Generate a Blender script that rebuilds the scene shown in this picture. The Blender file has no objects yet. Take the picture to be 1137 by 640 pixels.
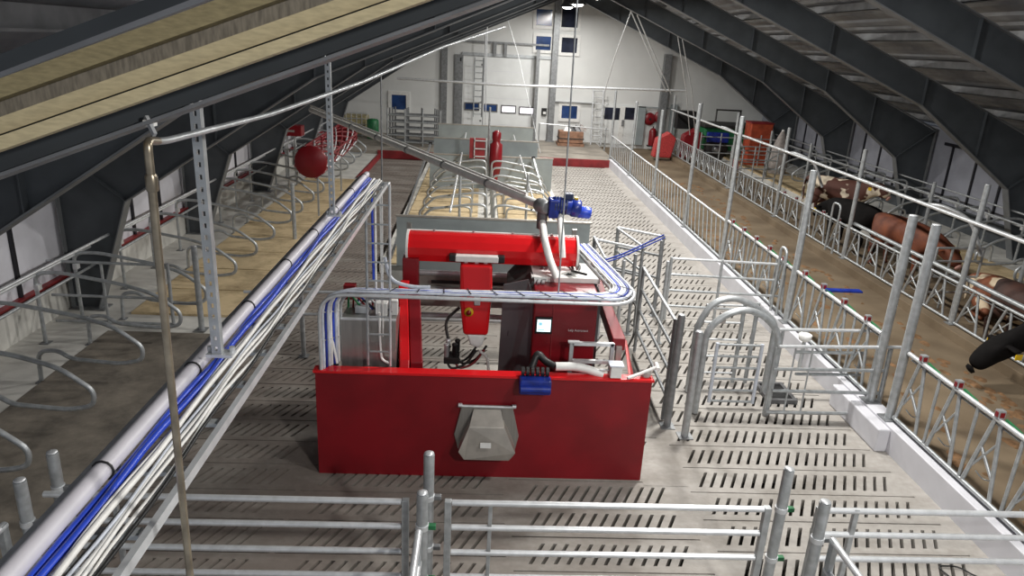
import bpy, bmesh, math, random
from mathutils import Vector, Matrix
random.seed(7)
C = bpy.context.scene.collection
sc = bpy.context.scene
PI = math.pi
# ------------------------------------------------------------------ camera
W, Hh = 1137.0, 640.0
F = 798.0; CX, CY = 568.5, 320.0; CAMZ = 4.4
VX, VY, ROLL = 538.35, 45.1, 0.0360
_Y = Vector((VX-CX, VY-CY, F)).normalized()
_g = Vector((-math.sin(ROLL), math.cos(ROLL), 0))
_D = (_g - _Y*_g.dot(_Y)).normalized()
_Z = -_D
_X = _Y.cross(_Z)
# image frame is (right, down, forward): a left-handed sign for the cross product
if _X.x < 0: _X = -_X
def ray(u, v):
    c = Vector(((u-CX)/F, (v-CY)/F, 1.0))
    return Vector((_X.dot(c), _Y.dot(c), _Z.dot(c)))
def ony(u, v, y):
    d = ray(u, v); t = y/d.y; return Vector((d.x*t, y, CAMZ+d.z*t))
def onx(u, v, x):
    d = ray(u, v); t = x/d.x; return Vector((x, d.y*t, CAMZ+d.z*t))
def onz(u, v, z):
    d = ray(u, v); t = (z-CAMZ)/d.z; return Vector((d.x*t, d.y*t, z))
cam = bpy.data.objects.new('camera', bpy.data.cameras.new('camera')); C.objects.link(cam)
right = Vector((_X.x, _Y.x, _Z.x)); down = Vector((_X.y, _Y.y, _Z.y)); fwd = Vector((_X.z, _Y.z, _Z.z))
M = Matrix((( right.x, -down.x, -fwd.x, 0), (right.y, -down.y, -fwd.y, 0), (right.z, -down.z, -fwd.z, CAMZ), (0,0,0,1)))
cam.matrix_world = M
cam.data.sensor_width = 36.0; cam.data.lens = F/W*36.0; cam.data.clip_end = 200; cam.data.clip_start = 0.05
sc.camera = cam
# ------------------------------------------------------------------ materials
MAT = {}
def mat(name, col, rough=0.5, metal=0.0, var=0.12, scale=6.0, bump=0.0, col2=None, lo=0.35, hi=0.65, spec=0.5, stretch=None, detail=5):
    m = bpy.data.materials.new(name); m.use_nodes = True
    nt = m.node_tree; N = nt.nodes; L = nt.links
    b = N['Principled BSDF']; b.inputs['Roughness'].default_value = rough; b.inputs['Metallic'].default_value = metal
    b.inputs['Specular IOR Level'].default_value = spec
    tc = N.new('ShaderNodeTexCoord'); nz = N.new('ShaderNodeTexNoise'); nz.inputs['Scale'].default_value = scale; nz.inputs['Detail'].default_value = detail
    if stretch:
        mp = N.new('ShaderNodeMapping'); mp.inputs['Scale'].default_value = stretch
        L.new(tc.outputs['Object'], mp.inputs[0]); L.new(mp.outputs[0], nz.inputs['Vector'])
    else:
        L.new(tc.outputs['Object'], nz.inputs['Vector'])
    r = N.new('ShaderNodeValToRGB'); r.color_ramp.elements[0].position = lo; r.color_ramp.elements[1].position = hi
    c2 = col2 or tuple(max(0, c*(1-var*2)) for c in col)
    r.color_ramp.elements[0].color = (*c2, 1); r.color_ramp.elements[1].color = (*col, 1)
    L.new(nz.outputs['Fac'], r.inputs[0]); L.new(r.outputs[0], b.inputs['Base Color'])
    if bump:
        bp = N.new('ShaderNodeBump'); bp.inputs['Strength'].default_value = bump; bp.inputs['Distance'].default_value = 0.01
        L.new(nz.outputs['Fac'], bp.inputs['Height']); L.new(bp.outputs[0], b.inputs['Normal'])
    MAT[name] = m; return m
mat('galv', (.50,.525,.54), .42, .55, .13, 14)
mat('galv_light', (.72,.74,.76), .38, .45, .08, 14)
mat('galv_dark', (.28,.29,.30), .5, .5, .15, 12)
mat('steel', (.42,.41,.39), .35, .75, .06, 3, stretch=(18,18,1))
mat('stain_plate', (.46,.43,.39), .38, .5, .08, 9)
mat('red', (.225,.006,.012), .36, 0, .12, 2.2, spec=.5)
mat('red_dark', (.30,.02,.025), .5, 0, .2, 3)
mat('red_gloss', (.68,.012,.016), .2, 0, .05, 2)
mat('red_pale', (.55,.05,.05), .5, 0, .2, 20)
mat('blue', (.012,.035,.30), .32, 0, .2, 12)
mat('blue_hose', (.03,.08,.62), .35, 0, .1, 20)
mat('navy', (.02,.035,.09), .4, 0, .1, 8)
mat('white', (.80,.80,.78), .45, 0, .06, 12)
mat('cable_grey', (.62,.66,.74), .45, 0, .08, 20)
mat('cable_white', (.90,.89,.86), .4, 0, .06, 20)
mat('pipe_grey', (.66,.64,.69), .45, 0, .06, 6)
mat('black', (.012,.012,.013), .5, 0, .2, 20)
mat('rubber', (.035,.033,.032), .6, 0, .2, 20)
mat('darkgrey', (.13,.13,.135), .45, .2, .12, 5)
mat('greyplate', (.19,.19,.20), .4, .4, .08, 3)
mat('panel_grey', (.30,.34,.35), .45, 0, .08, 2.5)
mat('frame_edge', (.20,.21,.22), .5, .3, .1, 4)
mat('frame_dark', (.072,.082,.092), .55, .1, .12, 2.5)
mat('frame_cream', (.62,.52,.31), .55, 0, .10, 9, stretch=(4,2,18))
mat('frame_olive', (.33,.27,.14), .6, 0, .15, 9, stretch=(4,2,18))
mat('frame_taupe', (.30,.265,.21), .6, 0, .2, 14, stretch=(10,2,2))
mat('roof_sheet', (.27,.28,.30), .5, .1, .15, 3)
mat('purlin', (.24,.245,.255), .45, .3, .15, 5)
mat('white_wall', (.70,.71,.70), .7, 0, .035, 1.2)
mat('door_white', (.76,.78,.78), .5, 0, .04, 2)
mat('curb', (.62,.62,.66), .6, 0, .06, 2.2, bump=.1)
mat('ledge', (.62,.61,.57), .75, 0, .10, 2.5, bump=.2)
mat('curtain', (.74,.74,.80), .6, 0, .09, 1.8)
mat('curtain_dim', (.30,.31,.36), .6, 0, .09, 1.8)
mat('mullion', (.012,.012,.018), .5)
mat('feed_floor', (.20,.15,.095), .85, 0, .25, 1.1, bump=.3, col2=(.12,.085,.05))
mat('far_floor', (.30,.27,.23), .8, 0, .2, 1.2, bump=.2)
mat('feed_pile', (.24,.13,.06), .95, 0, .3, 9, bump=.8, col2=(.11,.06,.025))
mat('pit', (.03,.025,.02), .7)
mat('orange', (.50,.08,.03), .6, 0, .2, 5)
mat('green', (.02,.20,.07), .5, 0, .2, 8)
mat('yellow', (.80,.52,.02), .4)
mat('cardboard', (.35,.19,.12), .8, 0, .2, 6)
mat('hay', (.50,.43,.24), .9, 0, .3, 22, bump=.8, col2=(.28,.25,.14))
mat('bluewin', (.02,.06,.20), .12, 0, .25, 2)
mat('darkwin', (.025,.03,.055), .1, 0, .3, 2)
mat('brass', (.42,.36,.27), .32, .8, .2, 16)
mat('skin_pink', (.55,.30,.25), .7)
mat('sack', (.40,.36,.34), .8, 0, .2, 8)
mat('cow_black', (.008,.007,.007), .85, 0, .2, 6, spec=.12)
mat('cow_brown', (.20,.055,.02), .7, 0, .3, 4, col2=(.09,.022,.01))
mat('cow_dark', (.06,.022,.014), .7, 0, .3, 4)
mat('cow_spot', (.72,.62,.48), .75, 0, 0, 2.6, col2=(.085,.028,.018), lo=.54, hi=.57, detail=2)
mat('cow_spot2', (.74,.60,.42), .75, 0, 0, 2.0, col2=(.22,.07,.03), lo=.53, hi=.56, detail=2)

def emis(name, col, s):
    m = bpy.data.materials.new(name); m.use_nodes = True; b = m.node_tree.nodes['Principled BSDF']
    b.inputs['Base Color'].default_value = (*col, 1); b.inputs['Emission Color'].default_value = (*col, 1); b.inputs['Emission Strength'].default_value = s
    MAT[name] = m
emis('lamp_glow', (1,.97,.90), 14); emis('screen', (.75,.95,1), 1.6); emis('lit_win', (.98,.95,1), .9); emis('screen_icon', (.25,.55,.70), .9)

def concrete():
    m = bpy.data.materials.new('slat_concrete'); m.use_nodes = True; nt = m.node_tree; N = nt.nodes; L = nt.links
    b = N['Principled BSDF']; b.inputs['Roughness'].default_value = .62; b.inputs['Specular IOR Level'].default_value = .35
    tc = N.new('ShaderNodeTexCoord'); sep = N.new('ShaderNodeSeparateXYZ'); L.new(tc.outputs['Object'], sep.inputs[0])
    n1 = N.new('ShaderNodeTexNoise'); n1.inputs['Scale'].default_value = .9; n1.inputs['Detail'].default_value = 6; n1.inputs['Roughness'].default_value = .65
    n2 = N.new('ShaderNodeTexNoise'); n2.inputs['Scale'].default_value = 14; n2.inputs['Detail'].default_value = 5
    mp = N.new('ShaderNodeMapping'); mp.inputs['Scale'].default_value = (1, 2.2, 1)
    L.new(tc.outputs['Object'], mp.inputs[0]); L.new(mp.outputs[0], n1.inputs['Vector']); L.new(tc.outputs['Object'], n2.inputs['Vector'])
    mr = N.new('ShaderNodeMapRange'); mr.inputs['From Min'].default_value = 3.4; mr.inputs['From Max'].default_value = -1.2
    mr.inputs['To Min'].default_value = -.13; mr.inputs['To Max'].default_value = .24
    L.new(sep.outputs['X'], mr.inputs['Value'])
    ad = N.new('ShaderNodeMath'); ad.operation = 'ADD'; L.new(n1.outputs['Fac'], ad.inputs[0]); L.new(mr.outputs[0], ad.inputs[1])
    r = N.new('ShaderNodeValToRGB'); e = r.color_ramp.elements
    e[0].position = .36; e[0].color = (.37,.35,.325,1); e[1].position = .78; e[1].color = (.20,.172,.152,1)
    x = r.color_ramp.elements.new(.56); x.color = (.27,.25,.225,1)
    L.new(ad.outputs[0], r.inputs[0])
    mx = N.new('ShaderNodeMix'); mx.data_type = 'RGBA'; mx.blend_type = 'MULTIPLY'; mx.inputs['Factor'].default_value = .35
    r2 = N.new('ShaderNodeValToRGB'); r2.color_ramp.elements[0].position = .3; r2.color_ramp.elements[1].position = .7; r2.color_ramp.elements[0].color = (.55,.52,.5,1)
    L.new(n2.outputs['Fac'], r2.inputs[0]); L.new(r.outputs[0], mx.inputs['A']); L.new(r2.outputs[0], mx.inputs['B'])
    L.new(mx.outputs['Result'], b.inputs['Base Color'])
    bp = N.new('ShaderNodeBump'); bp.inputs['Strength'].default_value = .25; bp.inputs['Distance'].default_value = .01
    L.new(n2.outputs['Fac'], bp.inputs['Height']); L.new(bp.outputs[0], b.inputs['Normal'])
    MAT['slat_concrete'] = m
concrete()
def mat_floor_beds(name, dirty):
    # rubber / sawdust bed mats with seams along x every 1.17 m, dirt by noise
    m = bpy.data.materials.new(name); m.use_nodes = True; nt = m.node_tree; N = nt.nodes; L = nt.links
    b = N['Principled BSDF']; b.inputs['Roughness'].default_value = .8
    tc = N.new('ShaderNodeTexCoord')
    n1 = N.new('ShaderNodeTexNoise'); n1.inputs['Scale'].default_value = 1.6; n1.inputs['Detail'].default_value = 7; n1.inputs['Roughness'].default_value = .7
    L.new(tc.outputs['Object'], n1.inputs['Vector'])
    r = N.new('ShaderNodeValToRGB'); e = r.color_ramp.elements
    if dirty:
        e[0].position = .35; e[0].color = (.085,.075,.062,1); e[1].position = .72; e[1].color = (.27,.235,.19,1)
    else:
        e[0].position = .28; e[0].color = (.26,.19,.10,1); e[1].position = .55; e[1].color = (.60,.47,.28,1)
    L.new(n1.outputs['Fac'], r.inputs[0]); L.new(r.outputs[0], b.inputs['Base Color'])
    MAT[name] = m
mat_floor_beds('mat_tan', False); mat_floor_beds('mat_dirty', True)

# ------------------------------------------------------------------ mesh builder
class MB:
    def __init__(s): s.v=[]; s.f=[]; s.sm=[]
    def add(s, vs, fs, smooth=False):
        o=len(s.v); s.v += [tuple(p) for p in vs]
        for f in fs: s.f.append(tuple(i+o for i in f)); s.sm.append(smooth)
        return s
    def box(s, a, b):
        x0,y0,z0=[min(a[i],b[i]) for i in range(3)]; x1,y1,z1=[max(a[i],b[i]) for i in range(3)]
        return s.add([(x0,y0,z0),(x1,y0,z0),(x1,y1,z0),(x0,y1,z0),(x0,y0,z1),(x1,y0,z1),(x1,y1,z1),(x0,y1,z1)],
              [(0,3,2,1),(4,5,6,7),(0,1,5,4),(1,2,6,5),(2,3,7,6),(3,0,4,7)])
    def prism(s, pts, d):   # polygon pts (3D list) extruded by vector d
        n=len(pts); d=Vector(d); p=[Vector(q) for q in pts]
        vs=p+[q+d for q in p]
        fs=[tuple(range(n-1,-1,-1)), tuple(range(n,2*n))]+[(i,(i+1)%n,(i+1)%n+n,i+n) for i in range(n)]
        return s.add(vs, fs)
    def bar(s, a, b, w, h, up=(0,0,1)):
        a=Vector(a); b=Vector(b); d=(b-a).normalized(); u=Vector(up)
        if abs(d.dot(u))>.97: u=Vector((1,0,0))
        r=d.cross(u).normalized(); u=r.cross(d).normalized()
        vs=[]
        for p in (a,b):
            for sx,sz in ((-1,-1),(1,-1),(1,1),(-1,1)): vs.append(p+r*sx*w/2+u*sz*h/2)
        return s.add(vs, [(0,1,2,3),(7,6,5,4),(0,4,5,1),(1,5,6,2),(2,6,7,3),(3,7,4,0)])
    def tube(s, pts, r, n=8, cap=True, closed=False):
        P=[Vector(p) for p in pts]
        Q=[P[0]]
        for p in P[1:]:
            if (p-Q[-1]).length>1e-5: Q.append(p)
        P=Q; m=len(P)
        if m<2: return s
        t0=(P[1]-P[0]).normalized(); u=Vector((0,0,1)) if abs(t0.z)<.9 else Vector((1,0,0))
        u=(u-t0*u.dot(t0)).normalized(); rings=[]
        for i,p in enumerate(P):
            a=(P[i]-P[i-1]).normalized() if i>0 else t0
            b=(P[i+1]-P[i]).normalized() if i<m-1 else a
            if closed and i in (0,m-1): a=(P[-1]-P[-2]).normalized(); b=t0
            t=(a+b); t=t.normalized() if t.length>1e-6 else a
            u=(u-t*u.dot(t)); u=u.normalized() if u.length>1e-6 else t.orthogonal().normalized()
            w=t.cross(u); k=1/max(.5,a.dot(t)) if i not in(0,m-1) else 1
            rr=r[i] if isinstance(r,(list,tuple)) else r
            rings.append([p+(u*math.cos(2*PI*j/n)+w*math.sin(2*PI*j/n))*rr*(k if k<1.5 else 1.5)**.5 for j in range(n)])
        vs=[q for R in rings for q in R]; fs=[]
        for i in range(m-1):
            for j in range(n): fs.append((i*n+j, i*n+(j+1)%n, (i+1)*n+(j+1)%n, (i+1)*n+j))
        s.add(vs, fs, True)
        if cap and not closed:
            s.add(rings[0], [tuple(range(n-1,-1,-1))]); s.add(rings[-1], [tuple(range(n))])
        return s
    def lathe(s, prof, center=(0,0,0), axis=(0,0,1), n=20):
        c=Vector(center); ax=Vector(axis).normalized(); u=ax.orthogonal().normalized(); w=ax.cross(u)
        vs=[c+ax*z+(u*math.cos(2*PI*j/n)+w*math.sin(2*PI*j/n))*r for r,z in prof for j in range(n)]
        fs=[(i*n+j,i*n+(j+1)%n,(i+1)*n+(j+1)%n,(i+1)*n+j) for i in range(len(prof)-1) for j in range(n)]
        s.add(vs,fs,True)
        s.add(vs[:n],[tuple(range(n-1,-1,-1))]); s.add(vs[-n:],[tuple(range(n))]); return s
    def build(s, name, m, parent=None, bevel=0):
        me=bpy.data.meshes.new(name); me.from_pydata(s.v,[],s.f); me.update()
        me.polygons.foreach_set('use_smooth', s.sm)
        bm=bmesh.new(); bm.from_mesh(me); bmesh.ops.recalc_face_normals(bm, faces=bm.faces); bm.to_mesh(me); bm.free()
        me.materials.append(MAT[m] if isinstance(m,str) else m)
        o=bpy.data.objects.new(name, me); C.objects.link(o)
        if parent is not None:
            o.parent=parent
            o.matrix_parent_inverse=Matrix.Translation(parent.location).inverted()   # parts are written in world coordinates
        if bevel:
            b=o.modifiers.new('bevel','BEVEL'); b.width=bevel; b.segments=3; b.limit_method='ANGLE'
        return o
def rounded(pts, r, n=5):
    """polyline with filleted corners"""
    P=[Vector(p) for p in pts]; out=[P[0]]
    for i in range(1,len(P)-1):
        a=(P[i-1]-P[i]); b=(P[i+1]-P[i]); la=a.length; lb=b.length; k=min(r,la*.48,lb*.48)
        s_=P[i]+a/la*k; e=P[i]+b/lb*k
        for j in range(n+1):
            t=j/n; out.append(s_*(1-t)**2+P[i]*2*t*(1-t)+e*t*t)
    out.append(P[-1]); return out
def tag(o, label, cat, group=None):
    o['label']=label; o['category']=cat
    if group: o['group']=group
    return o
def thing(name, loc, label, cat, group=None):
    o=bpy.data.objects.new(name,None); C.objects.link(o); o.location=loc; o.empty_display_size=.1
    return tag(o,label,cat,group)
def struct(name, mb, m, parent=None, bevel=0):
    o=mb.build(name,m,parent,bevel)
    if parent is None: o['kind']='structure'
    return o
def kids(o): return [c for c in list(KID.get(o.name,[]))]
KID={}
def dup(root, delta=(0,0,0), label=None, rotz=None, mirror=False):
    c=root.copy(); C.objects.link(c); c.location=Vector(root.location)+Vector(delta)
    if label: c['label']=label
    for ch in [o for o in C.objects if o.parent is root]:
        d=ch.copy(); C.objects.link(d); d.parent=c; d.matrix_parent_inverse=ch.matrix_parent_inverse.copy()
        for g in [o for o in C.objects if o.parent is ch]:
            e=g.copy(); C.objects.link(e); e.parent=d; e.matrix_parent_inverse=g.matrix_parent_inverse.copy()
    return c
ORD=['first','second','third','fourth','fifth','sixth','seventh','eighth','ninth','tenth','eleventh','twelfth','thirteenth','fourteenth','fifteenth','sixteenth','seventeenth','eighteenth','nineteenth','twentieth','twenty-first','twenty-second','twenty-third']

# ------------------------------------------------------------------ building
RX, RZ, SL = 3.2, 6.18, .43          # ridge x, underside of rafters at the ridge, slope
HALF = 9.5
WL, WR = RX-HALF, RX+HALF            # -6.3, 12.7
YB = 33.0; FZ = .25
FR = [6.2, 10.8, 15.4, 20.0, 24.6, 29.2]

# slatted floor: real slots
def slats(mb, x0, x1, y0, y1, off, skip=None, dirx=.14, sl=.28, pitch=.113):
    row=.467; k=math.ceil((y0-off)/row)
    y=off+k*row
    while y+row<=y1+.001:
        a=y+.008; b=y+row-.008; ya=y+row/2-sl/2; yb=ya+sl
        xx0, xx1 = x0, x1
        if skip:
            r_=skip(y)
            if r_ is not None: xx0, xx1 = r_
        if xx1-xx0<.4: y+=row; continue
        Q=lambda p:mb.add([(q[0],q[1],0) for q in p],[(0,1,2,3)])
        Q([(xx0,a),(xx1,a),(xx1,ya),(xx0,ya)]); Q([(xx0,yb),(xx1,yb),(xx1,b),(xx0,b)])
        mb.add([(xx0,a,0),(xx1,a,0),(xx1,a,-.12),(xx0,a,-.12)],[(0,1,2,3)])
        mb.add([(xx0,b,0),(xx1,b,0),(xx1,b,-.12),(xx0,b,-.12)],[(0,1,2,3)])
        n=int((xx1-xx0-.12-dirx)/pitch); s0=xx0+(xx1-xx0-dirx-(n-1)*pitch)/2; w=.036
        prev=None
        for i in range(n):
            sx=s0+i*pitch
            l=[(sx-w/2,ya),(sx-w/2+dirx,yb)]; r=[(sx+w/2,ya),(sx+w/2+dirx,yb)]
            if prev is None: Q([(xx0,ya),l[0],l[1],(xx0,yb)])
            else: Q([prev[0],l[0],l[1],prev[1]])
            prev=r
            for p,q in ((l[0],l[1]),(r[0],r[1]),(l[0],r[0]),(l[1],r[1])):
                mb.add([(p[0],p[1],0),(q[0],q[1],0),(q[0],q[1],-.12),(p[0],p[1],-.12)],[(0,1,2,3)])
        Q([prev[0],(xx1,ya),(xx1,yb),prev[1]])
        y+=row
    # solid strips at the ends
fl=MB()
slats(fl,-3.80,-1.75,0.9,27.5,5.47-.12)
slats(fl,-1.70,.36,0.9,13.2,5.47-.12)
slats(fl,.42,2.22,0.9,13.2,5.63-.467)
slats(fl,2.34,4.78,0.9,27.5,5.47)
for a,b in ((-1.75,-1.70),(.36,.42),(2.22,2.34),(4.78,4.95)):
    fl.add([(a,0.5,0),(b,0.5,0),(b,27.6,0),(a,27.6,0)],[(0,1,2,3)])
fl.add([(1.86,6.5,.004),(2.34,6.5,.004),(2.42,7.3,.004),(1.86,7.3,.004)],[(0,1,2,3)])
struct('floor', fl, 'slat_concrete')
struct('floor', MB().box((-6.4,.2,-.7),(5.2,27.7,-.6)), 'pit')
# left bed platform
struct('floor', MB().box((WL-.2,.2,-.6),(-3.82,27.6,.13)), 'ledge')
o=MB(); 
for i in range(20):
    y=-1.1+1.165*i+.02
    if y<9.9: continue
    o.box((-5.3,y,.13),(-3.83,y+1.125,.165))
struct('floor', o, 'mat_tan')
struct('floor', MB().box((-5.3,1.0,.13),(-3.83,9.85,.155)), 'mat_dirty')
# feed curb, feed alley, far floor, right side
struct('trim_1', MB().box((4.95,.2,-.6),(5.17,27.7,.32)), 'curb', bevel=.012)
struct('trim_2', MB().box((4.80,7.3,0),(4.95,8.5,.30)), 'curb', bevel=.02)
struct('floor', MB().box((5.17,.2,-.1),(7.95,YB,.08)), 'feed_floor')
struct('trim_3', MB().box((7.9,.2,0),(8.2,YB,.24)), 'feed_floor', bevel=.01)
struct('floor', MB().box((8.2,.2,-.1),(10.1,YB,.06)), 'feed_floor')
struct('floor', MB().box((10.1,.2,-.1),(WR,YB,.26)), 'ledge')
o=MB()
for i in range(24):
    y=3+1.165*i; o.box((10.13,y,.26),(11.5,y+1.12,.30))
struct('floor', o, 'mat_tan')
struct('floor', MB().box((WL-.2,27.62,-.6),(5.2,YB+.2,FZ)), 'far_floor')
for n,(a,b) in enumerate(((-6.3,-3.9),(-3.9,-.9),(2.25,5.0))):
    if n: struct('trim_%d'%(3+n), MB().box((a,27.56,-.02),(b,27.64,FZ+.03)), 'red_dark')
struct('trim_6', MB().box((-3.84,22.5,.0),(-3.78,27.6,.19)), 'red_dark')
# gable wall
zr=lambda x:RZ+.75-SL*abs(x-RX)
struct('wall_back', MB().prism([(WL-.3,YB,-.5),(WR+.3,YB,-.5),(WR+.3,YB,zr(WR+.3)),(RX,YB,zr(RX)),(WL-.3,YB,zr(WL-.3))],(0,.2,0)),'white_wall')
# left wall: concrete upstand, red rail, curtain bays
struct('wall_left', MB().box((WL-.25,.2,-.5),(WL,YB,.62)), 'ledge')
struct('trim_7', MB().box((WL-.03,1.0,.62),(WL+.07,YB,.70)), 'red_dark')
o=MB(); mu=MB()
ys=[1.6]+FR+[YB]
for a,b in zip(ys[:-1],ys[1:]):
    o.box((WL-.06,a,.70),(WL-.03,b,2.75))
    k=1
    while a+k*1.15<b-.3:
        mu.box((WL-.03,a+k*1.15-.03,.70),(WL+.01,a+k*1.15+.03,2.7)); k+=1
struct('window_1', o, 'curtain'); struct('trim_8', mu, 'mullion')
# right wall
struct('wall_right', MB().box((WR,.2,-.1),(WR+.25,YB,.80)), 'frame_dark')
o=MB(); mu=MB()
for a,b in zip(ys[:-1],ys[1:]):
    o.box((WR+.03,a,.80),(WR+.06,b,2.75)); k=0
    while a+.55+k*1.05<b-.3:
        mu.box((WR-.01,a+.52+k*1.05,.80),(WR+.03,a+.58+k*1.05,2.35)); k+=1
    mu.box((WR-.01,a+.5,2.32),(WR+.03,b-.5,2.40))
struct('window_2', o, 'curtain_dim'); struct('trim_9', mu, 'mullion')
# roof: trapezoidal sheets running down the slope
for side,nm in ((-1,'ceiling_left'),(1,'ceiling_right')):
    o=MB(); d=0; pts=[]
    while d<HALF+.4:
        pts += [(d,0),(d+.13,0),(d+.16,.04),(d+.24,.04),(d+.27,0)]; d+=.27
    vs=[];fs=[]
    for (dd,dz) in pts: vs+=[(RX+side*dd,.3,RZ+.80-SL*dd+dz),(RX+side*dd,YB,RZ+.80-SL*dd+dz)]
    for i in range(len(pts)-1): fs.append((2*i,2*i+1,2*i+3,2*i+2))
    o.add(vs,fs); struct('ceiling', o, 'roof_sheet')
# purlins
for side in (-1,1):
    for k in range(9):
        d=.35+1.08*k; x=RX+side*d; z=RZ+.625-SL*d
        if side<0 and k>6: continue
        o=MB(); o.box((x-.03,.6,z-.01),(x+.03,YB-.02,z+.135)); 
        o.box((x-.03,.6,z-.012),(x+.075,YB-.02,z+.004)); 
        ob=o.build('purlin','purlin')
        tag(ob,'grey steel purlin under the %s roof slope, %s down from the ridge'%('darker wall-bed' if side<0 else 'feed-alley side',ORD[k]),'purlin','purlins under the %s roof slope'%('bed-side' if side<0 else 'feed-side'))
# portal frames
def half_frame(mbs, side, y):
    fl_,wb,sts=mbs
    X=lambda d:RX+side*d
    dH=5.6 if side<0 else 6.1; zH=RZ-SL*dH; dK=HALF-1.05; zK=1.87
    top=lambda d:RZ+.57-SL*d
    t=.012
    def plate(pts,th): wb.prism([(X(d),y-th/2,z) for d,z in pts],(0,th,0))
    plate([(0,RZ),(dH,zH),(dH,top(dH)),(0,top(0))],t)
    plate([(dH,zH),(dK,zK),(HALF-.05,top(HALF)-.02),(dH,top(dH))],t)
    plate([(dK,zK),(HALF-.45,.14),(HALF-.05,.14),(HALF-.05,top(HALF)-.02)],t)
    def flange(a,b):
        fl_.bar((X(a[0]),y,a[1]),(X(b[0]),y,b[1]),.2,.018,up=(0,0,1) if abs(a[0]-b[0])>.5 else (side,0,0))
    flange((0,RZ),(dH,zH)); flange((dH,zH),(dK,zK)); 
    fl_.bar((X(dK),y,zK),(X(HALF-.45),y,.14),.018,.2,up=(0,1,0))
    fl_.bar((X(HALF-.05),y,top(HALF)),(X(HALF-.05),y,.14),.018,.2,up=(0,1,0))
    flange((0,top(0)),(HALF,top(HALF)))
    for d in (.02,1.9,3.9,dH,dH+1.45):
        zb=(RZ-SL*d) if d<=dH else zH+(zK-zH)*(d-dH)/(dK-dH)
        sts.append(MB().box((X(d)-.006,y-.09,zb),(X(d)+.006,y+.09,top(d))))
    sts.append(MB().bar((X(dK),y,zK),(X(HALF-.05),y,top(HALF)),.18,.012,up=(0,0,1)))
for i,y in enumerate(FR):
    t=thing('portal_frame',(RX,y,0),'dark grey steel portal frame across the barn, %s from the walkway'%ORD[i],'roof frame','dark steel portal frames')
    for side in (-1,1):
        m=(MB(),MB(),[]); half_frame(m,side,y)
        w=m[1].build('web','frame_dark',t); f=m[0].build('flange','frame_edge',t); [q.build('stiffener_plate','frame_dark',t) for q in m[2]]
        fb=MB(); fb.box((RX+side*(HALF-.02),y-.14,.12),(RX+side*(HALF-.55),y+.14,.15)); fb.build('base_plate','galv_dark',t)
# the near beam overhead: cream lower flange boards, taupe web, dark underside beam
def near_line(u0,v0,u1,v1,y): return ony(u0,v0,y), ony(u1,v1,y)
def sloped(mb, top, bot, y, th):
    """band between two picture lines at depth y, thickness th away from the camera"""
    a,b=near_line(*top,y); c,d=near_line(*bot,y)
    def ext(p,q,k0=.35,k1=.35): e=q-p; return p-e*k0, q+e*k1
    a,b=ext(a,b); c,d=ext(c,d)
    mb.prism([a,b,d,c],(0,th,0))
nb=thing('roof_beam',(0,1.5,4.3),'cream painted deep beam sloping overhead close to the walkway with a dark web','roof beam')
o=MB(); sloped(o,(0,148,480,-10),(0,166,480,-6),1.5,.30) ; 
o=MB(); sloped(o,(0,130,480,-38),(0,149,480,-18),1.52,.05); o.build('flange','frame_cream',nb)
o=MB(); sloped(o,(0,151,480,-16),(0,167,480,-2),1.49,.06); o.build('flange','frame_cream',nb)
o=MB(); sloped(o,(0,108,480,-62),(0,131,480,-37),1.56,.05); o.build('web','frame_taupe',nb)
o=MB(); sloped(o,(0,87,480,-88),(0,109,480,-61),1.50,.05); o.build('top_flange','frame_olive',nb)
o=MB(); sloped(o,(0,149,480,-18),(0,151.5,480,-15),1.53,.02); o.build('joint_strip','black',nb)
nd=thing('roof_beam',(0,1.7,4.2),'dark grey steel rafter directly under the cream beam with a pale lower edge','roof beam')
o=MB(); sloped(o,(0,150,540,-60),(0,191,540,-3),1.75,.02); o.build('web','frame_dark',nd)
o=MB(); a,b=near_line(0,192,540,-1,1.66); e=b-a; o.prism([a-e*.4,b+e*.3,b+e*.3+Vector((0,0,-.008)),a-e*.4+Vector((0,0,-.008))],(0,.18,0)); o.build('flange','purlin',nd)
ne=thing('roof_beam',(0,2.4,4.6),'dark ribbed roof beam behind the cream beam, upper corner','roof beam')
o=MB(); sloped(o,(0,60,400,-90),(0,88,400,-60),2.2,.10); o.build('web','frame_dark',ne)
o=MB(); sloped(o,(0,80,400,-72),(0,86,400,-63),2.1,.08); o.build('flange','roof_sheet',ne)
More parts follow.
